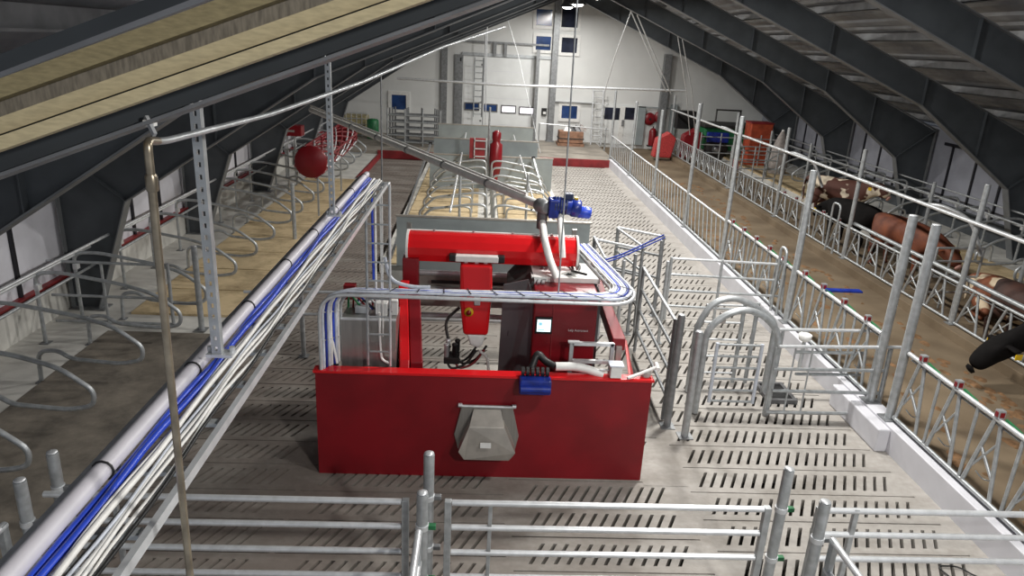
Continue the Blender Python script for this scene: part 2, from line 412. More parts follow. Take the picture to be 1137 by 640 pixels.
# ------------------------------------------------------------------ lamps and world
w=bpy.data.worlds.new('world'); sc.world=w; w.use_nodes=True
w.node_tree.nodes['Background'].inputs[0].default_value=(.74,.78,.86,1); w.node_tree.nodes['Background'].inputs[1].default_value=.38
lampspots=[(3.2,-1.0,5.75,1.35),(3.2,4.0,5.75,.45),(3.2,8.6,5.75,1),(3.2,13.1,5.75,1),(3.2,17.7,5.75,1),(3.2,22.3,5.75,1),(3.2,26.9,5.75,1),(3.2,30.2,5.80,.55)]
LAMPW=330
lp=None
for i,(x,y,z,k) in enumerate(lampspots):
    ld=bpy.data.lights.new('lamp_light','AREA'); ld.shape='DISK'; ld.size=.42; ld.energy=LAMPW*k; ld.color=(1,.975,.93)
    lo=bpy.data.objects.new('lamp_light',ld); C.objects.link(lo); lo.location=(x,y,z-.10)
    lab='round bell-shaped lamp hanging under the ridge, %s from the walkway'%ORD[i]
    if lp is None:
        lp=thing('ceiling_lamp',(x,y,z),lab,'lamp','bell lamps hanging under the ridge')
        MB().lathe([(.10,.30),(.16,.28),(.19,.16),(.30,.03),(.30,0.0),(.28,0.0),(.17,.14),(.05,.16)],(x,y,z)).build('lamp_shade','darkgrey',lp)
        MB().lathe([(.02,-.07),(.13,-.05),(.20,.0),(.20,.03),(.02,.03)],(x,y,z)).build('lamp_lens','lamp_glow',lp)
        MB().tube([(x,y,z+.27),(x,y,RZ+.75)],.012).build('hanger_rod','galv_dark',lp)
    else:
        dup(lp,(x-lampspots[0][0],y-lampspots[0][1],z-lampspots[0][2]),lab)
# ------------------------------------------------------------------ feed fences
def post(x,y,z0,z1,r,label,name='fence_post',m='galv',group=None,lean=0):
    t=thing(name,(x,y,z0),label,'post',group)
    MB().tube([(x,y,z0),(x,y,z1)],r,12).build('tube',m,t)
    MB().lathe([(r*.2,0),(r*.86,.004),(r*.9,.012),(r*.2,.014)],(x,y,z1)).build('end_cap','galv_light',t)
    MB().box((x-r*1.9,y-r*1.9,z0),(x+r*1.9,y+r*1.9,z0+.012)).build('foot_plate','galv_dark',t)
    return t
P1=[(28.1,2.85),(24.1,2.75),(20.5,2.80),(17.0,3.25),(14.1,3.25),(10.7,2.78),(8.0,2.72),(7.55,2.72)]
for i,(y,z) in enumerate(P1):
    post(5.05,y,.32 if i else .25,z,.045 if i<5 else .052,'tall galvanised post on the near feed fence curb, %s from the red step'%ORD[i],group='tall posts on the grey curb')
def headlock_unit(mb,x,y,zb,zt,pitch,dx=0):
    """one yoke: a vertical, an A-shaped pair and its brace"""
    r=.022
    mb.tube([(x,y,zb),(x,y,zt)],r*.85,6)
    mb.tube([(x,y+pitch*.92,zb),(x,y+pitch*.60,zt)],r,6)
    mb.tube([(x+.02,y+pitch*.30,zb),(x+.02,y+pitch*.52,zt)],r,6)
    mb.tube([(x+.01,y+pitch*.36,zb+.28*(zt-zb)),(x+.01,y+pitch*.74,zb+.56*(zt-zb))],.016,6)
    mb.tube([(x+.01,y+pitch*.46,zb+.70*(zt-zb)),(x+.01,y+pitch*.86,zb+.22*(zt-zb))],.014,6)
    mb.tube(rounded([(x+.03,y+pitch*.40,zb+.2),(x+.10,y+pitch*.5,zb+.16),(x+.10,y+pitch*.7,zb+.10),(x+.03,y+pitch*.75,zb+.18)],.05,3),.007,5)
def latch_parts(x,y,z,t,big):
    k=1.2 if big else 1.0
    MB().box((x-.028*k,y-.03,z+.02),(x+.028*k,y+.03,z+.03+.06*k)).build('latch_box','galv',t)
    MB().box((x-.018*k,y-.036,z+.035),(x+.018*k,y-.03,z+.02+.055*k)).box((x-.028*k-.005,y-.02,z+.035),(x-.028*k,y+.02,z+.02+.055*k)).build('latch_button','red',t)
    if big:
        MB().bar((x+.01,y-.30,z+.012),(x+.01,y-.08,z+.035),.02,.03).build('latch_strap','green',t)
def headlock_panel(x,y0,y1,zb,zt,label,group,pitch,name='feed_fence',reds=True,m='galv'):
    t=thing(name,(x,y0,zb-.05),label,'fence',group)
    MB().tube([(x,y0,zt),(x,y1,zt)],.027,8).build('top_rail','galv_light' if x<6 else 'galv',t)
    MB().tube([(x,y0,zb),(x,y1,zb)],.025,8).build('bottom_rail',m,t)
    MB().tube([(x+.05,y0,zt-.08),(x+.05,y1,zt-.08)],.012,6).build('locking_rod',m,t)
    n=max(1,int((y1-y0)/pitch)); p=(y1-y0)/n
    for i in range(n):
        mb=MB(); headlock_unit(mb,x,y0+i*p+.02,zb,zt,p); mb.build('yoke',m,t)
        if reds: latch_parts(x,y0+i*p+p*.58,zt,t,y0<11)
    return t
def bar_panel(x,y0,y1,zb,zt,label,group):
    t=thing('bar_fence',(x,y0,zb-.05),label,'fence',group)
    MB().tube([(x,y0,zt),(x,y1,zt)],.025,8).build('top_rail','galv_light',t)
    MB().tube([(x,y0,zb),(x,y1,zb)],.025,8).build('bottom_rail','galv',t)
    n=int((y1-y0)/.30); p=(y1-y0)/n
    for i in range(n):
        MB().tube([(x,y0+i*p+.10,zb),(x,y0+i*p+.34 if i<n-1 else y1-.02,zt)],.014,6).build('slanted_bar','galv',t)
    return t
g='slanted bar fences on the grey curb'
for i in range(4):
    bar_panel(5.05,P1[i+1][0]+.06,P1[i][0]-.06,.38,1.16,'fence of thin slanted bars on the grey curb, %s panel from the red step'%ORD[i],g)
g='headlock feed fences on the grey curb'
headlock_panel(5.05,10.78,14.02,.38,1.20,'headlock feed fence panel on the grey curb adjoining the slanted bars',g,.62)
headlock_panel(5.05,8.08,10.62,.38,1.21,'headlock feed fence panel on the grey curb with blue scraper beside it',g,.62)
headlock_panel(5.05,2.4,7.47,.38,1.21,'headlock feed fence panel on the grey curb with green straps, bottom corner of the view',g,.62)
g='headlock feed fences across the feed alley'
P2=[31.0,27.1,23.0,19.0,15.0,11.1,7.1]
for i in range(6):
    headlock_panel(8.1,P2[i+1]+.06,P2[i]-.06,.28,.94,'headlock feed fence on the cattle side of the feed alley, %s panel from the gable'%ORD[i],g,.66,reds=(i==3))
g='tall posts across the feed alley'
for i,y in enumerate(P2):
    post(8.1,y,.24,2.62,.045,'tall galvanised post on the cattle side of the feed alley, %s from the gable end'%ORD[i],group=g,m='galv')
o=MB(); o.tube([(8.015,31.0,2.04),(8.015,19.0,2.04),(8.015,6.2,1.99)],.036,10)
tag(o.build('neck_rail','galv_light'),'long pale pipe running high along the posts across the feed alley','pipe')
o=MB(); o.tube([(8.19,15,1.03),(8.19,6.0,1.03)],.04,10)
tag(o.build('neck_rail','galv'),'thick grey pipe just above the headlocks across the feed alley','pipe')
# arched loops beside posts
def hoop(x,y,zb,zt,label,w=.24):
    o=MB(); o.tube(rounded([(x,y,zb),(x,y,zt),(x,y+w,zt),(x,y+w,zb)],.12,6),.024,8); tag(o.build('pipe_hoop','galv'),label,'hoop')
hoop(5.00,11.0,.32,1.45,'small upright pipe hoop beside a tall curb post of the near feed fence')
hoop(8.0,15.35,.24,1.35,'small upright pipe hoop at the cattle side feed fence below the spotted cow',.35)
# blue scraper and white bowl by the near fence
p=onz(925,318,.5); sb=thing('feed_scoop',(5.5,p.y,.08),'blue plastic strip lying on top of the near headlock fence','scoop')
q=onx(923,318,5.10)
MB().box((5.05,q.y-.06,1.24),(5.55,q.y+.06,1.262)).build('blade','blue',sb)
MB().box((5.03,q.y-.03,1.225),(5.12,q.y+.03,1.24)).build('clip','navy',sb)
q=Vector((4.84,9.6,.52))
wb=thing('water_bowl',(4.8,q.y,q.z),'white drinking bowl on the curb side of the near feed fence','water bowl')
MB().lathe([(.03,-.08),(.08,-.05),(.10,.03),(.085,.04),(.03,-.02)],(4.86,q.y,q.z),(0,0,1),16).build('bowl','white',wb)
MB().tube([(4.86,q.y,q.z-.08),(4.86,q.y,0)],.03,8).build('stand','galv',wb)
# ------------------------------------------------------------------ cubicle dividers
def divider(x0,y,s,zf,label,group,name='stall_divider',L=1.0,m='galv',foot=True):
    """loop divider; x0 at the head (wall) side, pointing along s"""
    t=thing(name,(x0,y,zf),label,'stall divider',group)
    X=lambda d:x0+s*d*L
    MB().tube(rounded([(X(0),y,zf),(X(0),y,zf+1.02),(X(.35),y,zf+1.04),(X(1.15),y,zf+.90),(X(1.55),y,zf+.78),(X(1.88),y,zf+.52),(X(1.86),y,zf+.34),(X(1.60),y,zf+.28),(X(1.0),y,zf+.33),(X(.86),y,zf+.44),(X(.62),y,zf+.42),(X(.60),y,zf)],.14,4),.027,8).build('loop_tube',m,t)
    MB().box((X(0)-.06,y-.06,zf),(X(0)+.06,y+.06,zf+.012)).build('foot_plate','galv_dark',t)
    MB().box((X(.60)-.05,y-.05,zf),(X(.60)+.05,y+.05,zf+.012)).build('foot_plate','galv_dark',t)
    MB().box((X(.02)-.03,y-.045,zf+.78),(X(.02)+.03,y+.045,zf+.86)).build('clamp','galv_light',t)
    return t
d0=divider(-5.92,7.065-1.165*2,1,.13,'galvanised loop divider over the wall-side beds, first from the walkway','loop dividers over the wall-side beds')
for k in range(1,19):
    dup(d0,(0,1.165*k+(.22 if k in (9,13,17) else -.2 if k==5 else 0),0),'galvanised loop divider over the wall-side beds, %s from the walkway'%ORD[k])
for k,(x,z,r,nm) in enumerate(((-5.90,1.00,.022,'upper'),(-5.86,.72,.022,'lower'),(-5.60,1.20,.022,'top'))):
    o=MB(); o.tube([(x,1.0,z+.13),(x,27.4,z+.13)],r,8)
    tag(o.build('head_rail','galv_light' if k!=1 else 'galv'),'long %s rail fixed along the heads of the wall-side stall dividers'%nm,'rail')
# end panel at the first clean bed
t=thing('gate_panel',(-5.2,10.0,.15),'square tubular end panel standing where the tan mats begin','gate')
for z in (.22,.62,1.13): MB().tube([(-6.1,10.0,z),(-4.42,10.0,z)],.022,8).build('rail','galv',t)
MB().tube([(-4.42,10.0,.18),(-4.42,10.0,1.16)],.026,8).build('upright','galv',t); MB().tube([(-5.35,10.0,.18),(-5.35,10.0,1.13)],.02,8).build('upright','galv',t)
MB().bar((-4.42,10,.55),(-4.05,10,.55),.02,.02).build('hinge_pin','galv_dark',t)
post(-4.02,10.0,.15,1.42,.042,'galvanised post at the edge of the tan mats beside the square end panel')
post(-3.92,15.1,.15,1.35,.042,'galvanised post standing alone on the far tan mats')
# gate left of the robot
post(-2.42,9.5,0,1.0,.035,'short dark post on the slats between tray and milking robot')
t=thing('rail_gate',(-2.4,9.5,.5),'two-rail gate between short post and milking robot with a red end','gate')
for z in (.95,.62): MB().tube([(-3.2,9.5,z),(-1.75,9.5,z+.05)],.022,8).build('rail','galv_light',t)
MB().box((-1.82,9.42,.92),(-1.66,9.56,1.12)).build('end_block','red',t)
# ------------------------------------------------------------------ right-hand stalls
d1=divider(12.0,8.0,-1,.26,'galvanised loop divider over the beds along the feed-side outer wall, first from the walkway','loop dividers over the outer beds',L=.95,m='galv')
for k in range(1,16): dup(d1,(0,1.165*k,0),'galvanised loop divider over the beds along the feed-side outer wall, %s from the walkway'%ORD[k])
for k,(x,z) in enumerate(((12.0,.9),(11.9,1.2),(11.2,1.15))):
    o=MB(); o.tube([(x,5,z+.2),(x,31,z+.2)],.022,8); tag(o.build('head_rail','galv'),'long galvanised rail over the outer beds, %s from the outer wall'%ORD[k],'rail')
for k,y in enumerate((9.2,12.4,15.6,18.8,22,25.2,28.4)):
    post(10.15,y,.06,1.9,.04,'galvanised post at the bed edge behind the cattle, %s from the walkway'%ORD[k],group='posts at the bed edge')
# curved head pieces hung on the posts
def swan(x,y,label):
    o=MB(); o.tube(rounded([(x,y,1.98),(x+.12,y-.25,2.02),(x+.55,y-.5,1.85),(x+.85,y-.55,1.20)],.25,6),.035,8)
    tag(o.build('curved_pipe','galv_light'),label,'pipe')
swan(8.15,12.6,'curved pipe bending down from the pale neck rail beside the brown cow')
swan(8.15,19.0,'curved pipe bending down from the pale neck rail beyond the cows')
swan(8.15,25.0,'curved pipe bending down from the pale neck rail close to the red mixer')
# gate panel behind fence (by brown cow)
t=thing('gate_panel',(8.9,12.9,.1),'tubular gate standing in the cattle alley beside the brown cow','gate')
for z in (1.25,1.0,.7,.4): MB().tube([(8.35,12.3,z),(9.3,12.4,z)],.022,8).build('rail','galv',t)
for k in (0,.33,.66,1): MB().tube([(8.35+.95*k,12.3+.1*k,.08),(8.35+.95*k,12.3+.1*k,1.25)],.022,8).build('upright','galv',t)
# far cattle alley gates
for j,(y,x0,x1) in enumerate(((24.0,8.4,10.0),(27.6,8.4,11.5))):
    t=thing('gate_panel',(9,y,.1),'tubular gate across the cattle alley, %s'%('in front of the red mixer' if j else 'halfway to the red mixer'),'gate')
    for z in (1.35,1.05,.75,.45): MB().tube([(x0,y,z),(x1,y,z)],.022,8).build('rail','galv',t)
    for k in range(5):
        x=x0+(x1-x0)*k/4; MB().tube([(x,y,.06),(x,y,1.5)],.025,8).build('upright','galv',t)
# ------------------------------------------------------------------ centre bed block behind the robot
struct('floor', MB().box((-1.90,13.5,-.6),(2.22,27.5,.16)), 'ledge')
o=MB()
for i in range(12):
    y=13.55+1.165*i
    if y>26.4: break
    o.box((-1.75,y,.16),(-.02,y+1.12,.19)); o.box((.50,y,.16),(2.1,y+1.12,.19))
struct('floor', o, 'mat_tan')
for j,(y,zt,x0,x1) in enumerate(((13.4,1.17,-1.55,2.15),(21.45,1.15,-1.5,2.15),(22.4,1.50,-1.45,1.75),(26.3,1.50,-1.55,1.85))):
    t=thing('partition_panel',((x0+x1)/2,y,.1),['grey board partition directly behind the red milking robot','grey board partition behind the first block of centre beds','grey board partition with the red brush housing in front','tallest placed grey board partition, just in front of the far step'][j],'partition','grey board partitions across the centre beds')
    MB().box((x0,y-.02,.19),(x1,y+.02,zt)).build('board','panel_grey',t)
    MB().box((x0-.02,y-.035,zt),(x1+.02,y+.035,zt+.03)).build('top_edge','stain_plate',t)
def cdiv(y,s,label,group):
    x0=.24+s*.08
    t=thing('stall_divider',(x0,y,.19),label,'stall divider',group); X=lambda d:x0+s*d; zf=.19
    MB().tube(rounded([(X(0),y,zf),(X(0),y,zf+.98),(X(.25),y,zf+1.0),(X(1.15),y,zf+.86),(X(1.50),y,zf+.50),(X(1.42),y,zf+.34),(X(.55),y,zf+.42),(X(.36),y,zf+.40),(X(.34),y,zf)],.13,4),.027,7).build('loop_tube','galv',t)
    MB().box((X(0)-.05,y-.05,zf),(X(0)+.05,y+.05,zf+.012)).build('foot_plate','galv_dark',t)
    return t
for s in (-1,1):
    g='loop dividers on the %s of the centre bed block'%('wall-bed side' if s<0 else 'feed-alley side')
    c0=cdiv(14.65,s,'galvanised loop divider in the centre beds on the %s side, first behind the robot'%('tray' if s<0 else 'feed alley'),g)
    for k in range(1,10):
        if k==6: continue
        dup(c0,(0,1.165*k,0),'galvanised loop divider in the centre beds on the %s side, %s behind the robot'%('tray' if s<0 else 'feed alley',ORD[k]))
for j,x in enumerate((-.55,1.15)):
    for a,b,k in ((13.6,21.3,0),(22.6,26.1,1)):
        o=MB(); o.tube([(x,a,1.25),(x,b,1.25)],.022,8)
        tag(o.build('neck_rail','galv_light'),'neck rail over the %s centre beds on the %s side'%(('nearer','farther')[k],('tray','feed alley')[j]),'rail')
# steep braces leaning over the beds
def brace(p,q,label,m='galv'):
    t=thing('brace_strut',p,label,'strut'); MB().bar(p,q,.05,.05).build('bar',m,t)
    MB().box((q[0]-.05,q[1]-.05,q[2]-.02),(q[0]+.05,q[1]+.05,q[2]+.06)).build('bracket','black',t)
brace((-1.72,13.8,.2),tuple(ony(478,160,21.3)),'long dark strut leaning beside the tray-side edge of the centre beds','galv_dark')
brace((1.75,15.0,.2),(1.55,21.2,1.2),'slanting strut rising over the feed alley side of the centre beds')
for k,(a,b) in enumerate((((510,238),(517,175)),((584,238),(566,178)))):
    p=ony(a[0],a[1],15.2); q=ony(b[0],b[1],15.6)
    post(p.x,15.2,.19,1.75,.028,'slim upright post in the centre beds on the %s side'%('tray','feed alley')[k])
o=MB()
for i in range(9): pass
# red brush housing with ladder in front of partitions
t=thing('cow_brush_unit',(.35,21.2,.2),'red housing on a post over the far centre beds with a red ladder-like box','cow brush')
MB().lathe([(.08,0),(.13,.06),(.19,.45),(.18,.95),(.12,1.0),(.11,1.05),(.13,1.12),(.13,1.28),(.05,1.34)],(.44,21.1,.62),(0,0,1),18).build('drum','red',t)
MB().lathe([(.07,0),(.09,.45)],(.44,21.1,.22),(0,0,1),12).build('drum_foot','red_dark',t)
MB().box((-.33,21.0,1.15),(.12,21.15,1.72)).build('box','red_dark',t)
o=MB()
for z in (1.2,1.42,1.65): o.box((-.20,20.96,z),(.16,20.99,z+.03))
for x in (-.20,.15): o.box((x,20.96,1.15),(x+.025,20.99,1.75))
o.build('step_frame','galv_light',t)
MB().tube([(.22,21.25,.19),(.22,21.25,2.6)],.03,8).build('post','galv',t)
# ------------------------------------------------------------------ milking robot
R=thing('milking_robot',(.13,6.6,0),'large red milking robot with a grey hatch on its front wall','milking robot')
def rp(mb,name,m,bevel=0,par=None,label=None):
    o=mb.build(name,m,par or R,bevel)
    if label: o['label']=label
    return o
fw=rp(MB().box((-1.58,6.60,.0),(1.84,6.66,1.17)),'front_wall','red')
rp(MB().box((-1.60,6.59,1.17),(1.86,6.72,1.195)),'rim','red_gloss',par=fw)
rp(MB().box((-1.58,6.66,0),(-1.54,7.5,1.15)),'side_wall','red')
rp(MB().prism([(1.80,6.66,0),(1.80,7.15,0),(1.80,7.05,1.0),(1.80,6.66,1.17)],(.04,0,0)),'side_wall','red')
rp(MB().box((-1.3,6.7,.05),(-.6,7.3,.16)).box((-.5,6.7,.02),(.55,9.3,.05)),'floor_plate','stain_plate')
# hatch on the front
HP=rp(MB().prism([(-.10,6.60,.86),(.42,6.60,.86),(.50,6.60,.52),(.47,6.60,.36),(.40,6.60,.31),(-.06,6.60,.31),(-.13,6.60,.36),(-.17,6.60,.52)],(0,-.03,0)),'feed_hatch','steel',.004)
rp(MB().prism([(.02,6.57,.83),(.30,6.57,.83),(.34,6.42,.70),(-.02,6.42,.70)],(0,.0,-.04)).prism([(-.02,6.42,.70),(.34,6.42,.70),(.46,6.36,.44),(.40,6.38,.34),(-.06,6.38,.34),(-.12,6.36,.44)],(0,.19,0)),'hopper_body','stain_plate',.006,HP)
rp(MB().box((.10,6.352,.50),(.21,6.358,.56)),'sticker','white',0,HP)
rp(MB().tube([(-.12,6.56,.86),(.44,6.56,.86)],.014,8),'hinge_rod','galv_light',0,HP)
for x in (-.115,.435): rp(MB().lathe([(.022,-.02),(.022,.02)],(x,6.56,.87),(1,0,0),10),'hinge_knob','galv_light',0,HP)
# red cover drum along the top, with ribs and pale ends
dr=MB(); prof=[]
cy,cz,rr=7.95,2.13,.185
N=20; ang=[-.62+ (PI+1.24)*k/N for k in range(N+1)]
def shell(mb,x0,x1,r,flute=0):
    ps=[]
    for k,a in enumerate(ang):
        q=r+(.010 if (k%4==0 and flute) else 0); ps.append((cy-q*math.cos(a)*1.05,cz+q*math.sin(a)))
    ps2=[(cy-(r-.02)*math.cos(a)*1.05,cz+(r-.02)*math.sin(a)) for a in reversed(ang)]
    pp=ps+ps2
    n=len(pp); vs=[(x0,a,b) for a,b in pp]+[(x1,a,b) for a,b in pp]
    fs=[(i,(i+1)%n,(i+1)%n+n,i+n) for i in range(n)]
    m=len(ps)
    caps=[]
    for s in (0,n):
        for i in range(m-1): caps.append((i+s,i+1+s,n-2-i+s,n-1-i+s))
    mb.add(vs,fs+caps)
shell(dr,-.78,1.13,rr,1)
cv=rp(dr,'top_cover','red_gloss')
o=MB(); shell(o,-.80,-.775,rr+.02); rp(o,'end_ring','white',0,cv)
o=MB(); shell(o,1.125,1.15,rr+.02); rp(o,'end_ring','white',0,cv)
rp(MB().box((-.78,cy+.10,cz+rr*.85),(1.13,cy+.14,cz+rr*.85+.02)),'edge_strip','white',0,cv)
for x in (-.5,-.05,.4,.85): rp(MB().lathe([(.014,0),(.014,.02)],(x,cy+.06,cz+rr*.98),(0,0,1),8),'stud','galv',0,cv)
rp(MB().prism([(-.76,cy-.15,cz),(-.76,cy+.15,cz),(-.76,cy+.05,cz+.15),(-.76,cy-.05,cz+.15)],(.01,0,0)),'end_plate','galv_light',0,cv)
# frame posts and rails of the cow box
for x,y in ((-.80,8.2),(1.16,8.25),(-.92,9.4),(1.30,9.4)):
    rp(MB().box((x-.03,y-.03,0),(x+.03,y+.03,2.05)),'frame_post','steel')
rp(MB().box((-.86,8.12,1.93),(1.2,8.18,1.99)),'frame_rail','galv_light')
for z,y in ((1.88,8.42),(1.68,8.42),(1.47,8.42),(1.12,8.42),(.7,9.35)):
    rp(MB().tube([(-.86,y,z),(.72 if z>1 else 1.3,y,z)],.035,10),'frame_rail','galv_light')
rp(MB().box((-.92,9.42,1.05),(1.3,9.46,1.9)),'rear_board','panel_grey')
rp(MB().box((-.80,8.48,1.22),(.6,8.50,1.66)),'rear_board','stain_plate')
rp(MB().box((-.55,8.36,1.56),(.35,8.38,1.60)),'rubber_strip','black')
# left red post & slanted red cover
rp(MB().box((-.83,7.72,.25),(-.65,7.86,2.06)),'red_post','red',.01)
rp(MB().prism([(-.76,6.75,1.0),(-.76,6.85,1.22),(-.84,7.40,1.84),(-.84,7.62,1.84),(-.80,7.62,1.0)],(.10,0,0)),'slanted_cover','red_gloss',.012)
rp(MB().prism([(-.655,6.80,.35),(-.655,6.88,1.18),(-.735,7.42,1.80),(-.70,7.6,.35)],(.13,0,0)),'cover_flank','red',.01)
# stainless cabinet with wiring
sc_=rp(MB().box((-1.36,6.84,.20),(-.80,7.30,1.66)),'steel_cabinet','steel',.006)
rp(MB().box((-1.36,6.83,1.655),(-.80,6.87,1.67)),'lip','galv_light',0,sc_)
rp(MB().box((-1.02,6.95,1.66),(-.90,7.06,1.80)),'junction_box','white',.01,sc_)
rp(MB().box((-.88,6.98,1.66),(-.80,7.06,1.82)),'junction_box','white',.01,sc_)
rp(MB().box((-1.24,7.0,1.66),(-1.10,7.2,1.74)),'valve_block','galv_light',.01,sc_)
random.seed(5)
for k,m in enumerate(('green','red','blue','black','white','red','navy','black')):
    x0=-1.34+.05*k; a=(x0,7.18,1.66); b=(x0+.02,7.05+.1*random.random(),1.86-.015*k); c=(x0+.18,6.95+.1*random.random(),1.70)
    rp(MB().tube(rounded([a,b,c],.12,5),.011,6),'wire',m,0,sc_)
rp(MB().tube(rounded([(-1.42,7.0,.4),(-1.45,6.95,1.2),(-1.38,7.05,1.5)],.2,5),.03,8),'drain_hose','rubber',0)
# the robot arm
ar=rp(MB().prism([(-.185,7.62,2.04),(.175,7.62,2.04),(.185,7.60,1.70),(.155,7.56,1.22),(-.125,7.56,1.22),(-.175,7.60,1.60)],(0,.20,0)),'robot_arm','red_gloss',.035)
rp(MB().prism([(-.085,7.575,1.225),(.125,7.575,1.225),(.10,7.575,1.10),(.05,7.575,1.06),(-.04,7.575,1.09)],(0,.17,0)),'arm_nose','white',.02,ar)
rp(MB().lathe([(.052,0),(.052,.02),(.03,.025)],(-.07,7.59,1.50),(0,-1,0),16),'emergency_stop_ring','yellow',0,ar)
rp(MB().lathe([(.026,.02),(.030,.045),(.01,.055)],(-.07,7.59,1.50),(0,-1,0),14),'emergency_stop_button','red',0,ar)
rp(MB().box((-.015,7.575,1.58),(.055,7.60,1.72)),'arm_plate','galv_light',.01,ar)
rp(MB().box((-.24,7.66,2.06),(.24,7.80,2.13)),'arm_carriage','white',.01,ar)
for x in (-.27,.27): rp(MB().box((x-.04,7.67,2.055),(x+.04,7.79,2.135)),'carriage_roller','black',.012,ar)
for x in (-.12,.0,.10): rp(MB().box((x-.02,7.7,2.03),(x+.02,7.76,2.07)),'carriage_bolt','galv_light',0,ar)
random.seed(3)
cl=rp(MB().box((-.34,7.55,.86),(-.16,7.75,.94)),'teat_cup_rack','rubber',.01)
for i,(x,y) in enumerate(((-.31,7.58),(-.22,7.60),(-.30,7.72),(-.19,7.72))):
    rp(MB().lathe([(.022,0),(.03,.03),(.028,.13),(.036,.15),(.02,.165)],(x,y,.94),(0,0,1),12),'teat_cup','black' if i%2 else 'galv_light',0,cl)
    rp(MB().tube(rounded([(x,y,.9),(x+.05,y-.04,.80),(x+.22,y,.84),(x+.34,y+.03,1.02)],.1,4),.014,6),'milk_tube','rubber' if i!=1 else 'red_dark',0,cl)
rp(MB().tube(rounded([(.06,7.6,1.02),(.16,7.6,.95),(.2,7.6,.6),(.24,7.6,.3)],.1,4),.017,7),'milk_hose','cable_white')
rp(MB().tube(rounded([(-.28,7.7,1.0),(-.35,7.8,1.3),(-.18,7.85,1.45)],.1,4),.018,7),'vacuum_hose','rubber')
# grey doors beside the red cabinet
rp(MB().prism([(.27,7.45,.0),(.62,7.20,.0),(.62,7.20,1.80),(.56,7.3,2.0),(.30,7.45,1.88)],(.0,.03,0)),'grey_door','greyplate',.004)
rp(MB().prism([(.36,8.0,1.86),(.60,8.2,2.06),(.63,7.35,1.98),(.52,7.3,1.86),(.33,7.45,1.84)],(0,0,-.05)),'black_hood','rubber',.008)
rp(MB().box((.37,7.40,1.30),(.385,7.42,1.36)),'latch','black')
for k in range(3): rp(MB().bar((.62+.05*k,7.35,1.95),(.78+.05*k,7.9,2.0),.03,.02),'hood_strut','galv')
# red cabinet with the touch screen
cb=rp(MB().box((.62,7.10,.0),(1.30,7.95,1.93)),'red_cabinet','red',.02)
rp(MB().box((.60,7.45,1.93),(1.36,8.02,1.99)),'cabinet_top','white',.008,cb)
rp(MB().box((.825,7.09,.1),(.835,7.10,1.9)),'door_seam','red_dark',0,cb)
rp(MB().box((.645,7.075,1.47),(.825,7.10,1.66)),'screen_bezel','black',.008,cb)
sx=rp(MB().box((.663,7.070,1.50),(.807,7.074,1.635)),'touch_screen','screen',0,cb)
rp(MB().box((.68,7.067,1.57),(.715,7.071,1.605)).box((.672,7.067,1.515),(.74,7.071,1.525)),'screen_symbol','screen_icon',0,cb)
def text_mesh(body,size,loc,rotz,name,m,par,ext=.002):
    c=bpy.data.curves.new('t','FONT'); c.body=body; c.size=size; c.extrude=ext; c.align_x='LEFT'
    tmp=bpy.data.objects.new('t',c); C.objects.link(tmp); bpy.context.view_layer.update()
    me=bpy.data.meshes.new_from_object(tmp.evaluated_get(bpy.context.evaluated_depsgraph_get())); bpy.data.objects.remove(tmp)
    me.transform(Matrix.Translation(loc)@Matrix.Rotation(rotz,4,'Z')@Matrix.Rotation(PI/2,4,'X'))
    me.materials.clear(); me.materials.append(MAT[m]); o=bpy.data.objects.new(name,me); C.objects.link(o)
    o.parent=par; r=par
    while r.parent: r=r.parent
    o.matrix_parent_inverse=Matrix.Translation(r.location).inverted() if par is r else Matrix.Identity(4)
    return o
text_mesh('Lely Astronaut',.036,(1.0,7.095,1.505),0,'lettering','white',cb)
rp(MB().box((1.31,7.3,.1),(1.36,7.9,1.85)),'cabinet_side','darkgrey')
rp(MB().prism([(1.36,8.2,1.84),(1.46,8.2,1.84),(1.60,6.95,1.50),(1.46,6.95,1.50)],(0,0,-.14)),'side_beam','red',.01)
rp(MB().box((1.50,6.90,.0),(1.56,6.97,1.42)),'frame_post','steel')
for z in (1.24,1.44):
    rp(MB().box((1.03,6.86,z),(1.46,6.90,z+.035)),'step_rung','galv_light')
for x in (1.02,1.45): rp(MB().box((x-.02,6.86,1.10),(x+.02,6.90,1.47)),'step_stile','galv')
rp(MB().box((.98,6.85,1.47),(1.1,6.90,1.485)),'step_cap','galv_light')
rp(MB().prism([(1.62,6.74,1.17),(1.66,7.3,1.34),(1.78,7.3,.9),(1.78,6.74,.9)],(.03,0,0)),'side_guard','red_pale',.006)
for j,(x,z) in enumerate(((.78,2.02),(.95,2.02),(1.08,2.02))):
    rp(MB().lathe([(.03,0),(.03,.06)],(x,7.95,z),(0,-1,0),10),'cable_gland','black')
rp(MB().tube(rounded([(1.05,8.0,2.05),(1.10,7.7,2.0),(1.02,7.5,2.06),(1.2,7.4,2.05)],.1,4),.014,6),'cabinet_cable','black')
rp(MB().tube(rounded([(1.12,8.1,2.0),(1.18,7.8,2.02),(1.12,7.6,2.0),(1.0,7.55,2.0)],.1,4),.02,6),'cabinet_cable','rubber')
for k in range(4): rp(MB().tube([(.95+.04*k,7.58,1.99),(1.05+.03*k,7.52,2.05)],.012,6),'cable_tail','white')
# bottom black/blue bits inside
rp(MB().box((-.25,6.85,.85),(-.02,6.98,.93)),'valve_block','rubber',.01); rp(MB().box((-.06,6.84,.88),(.0,6.9,.94)),'valve_cap','blue',.008)
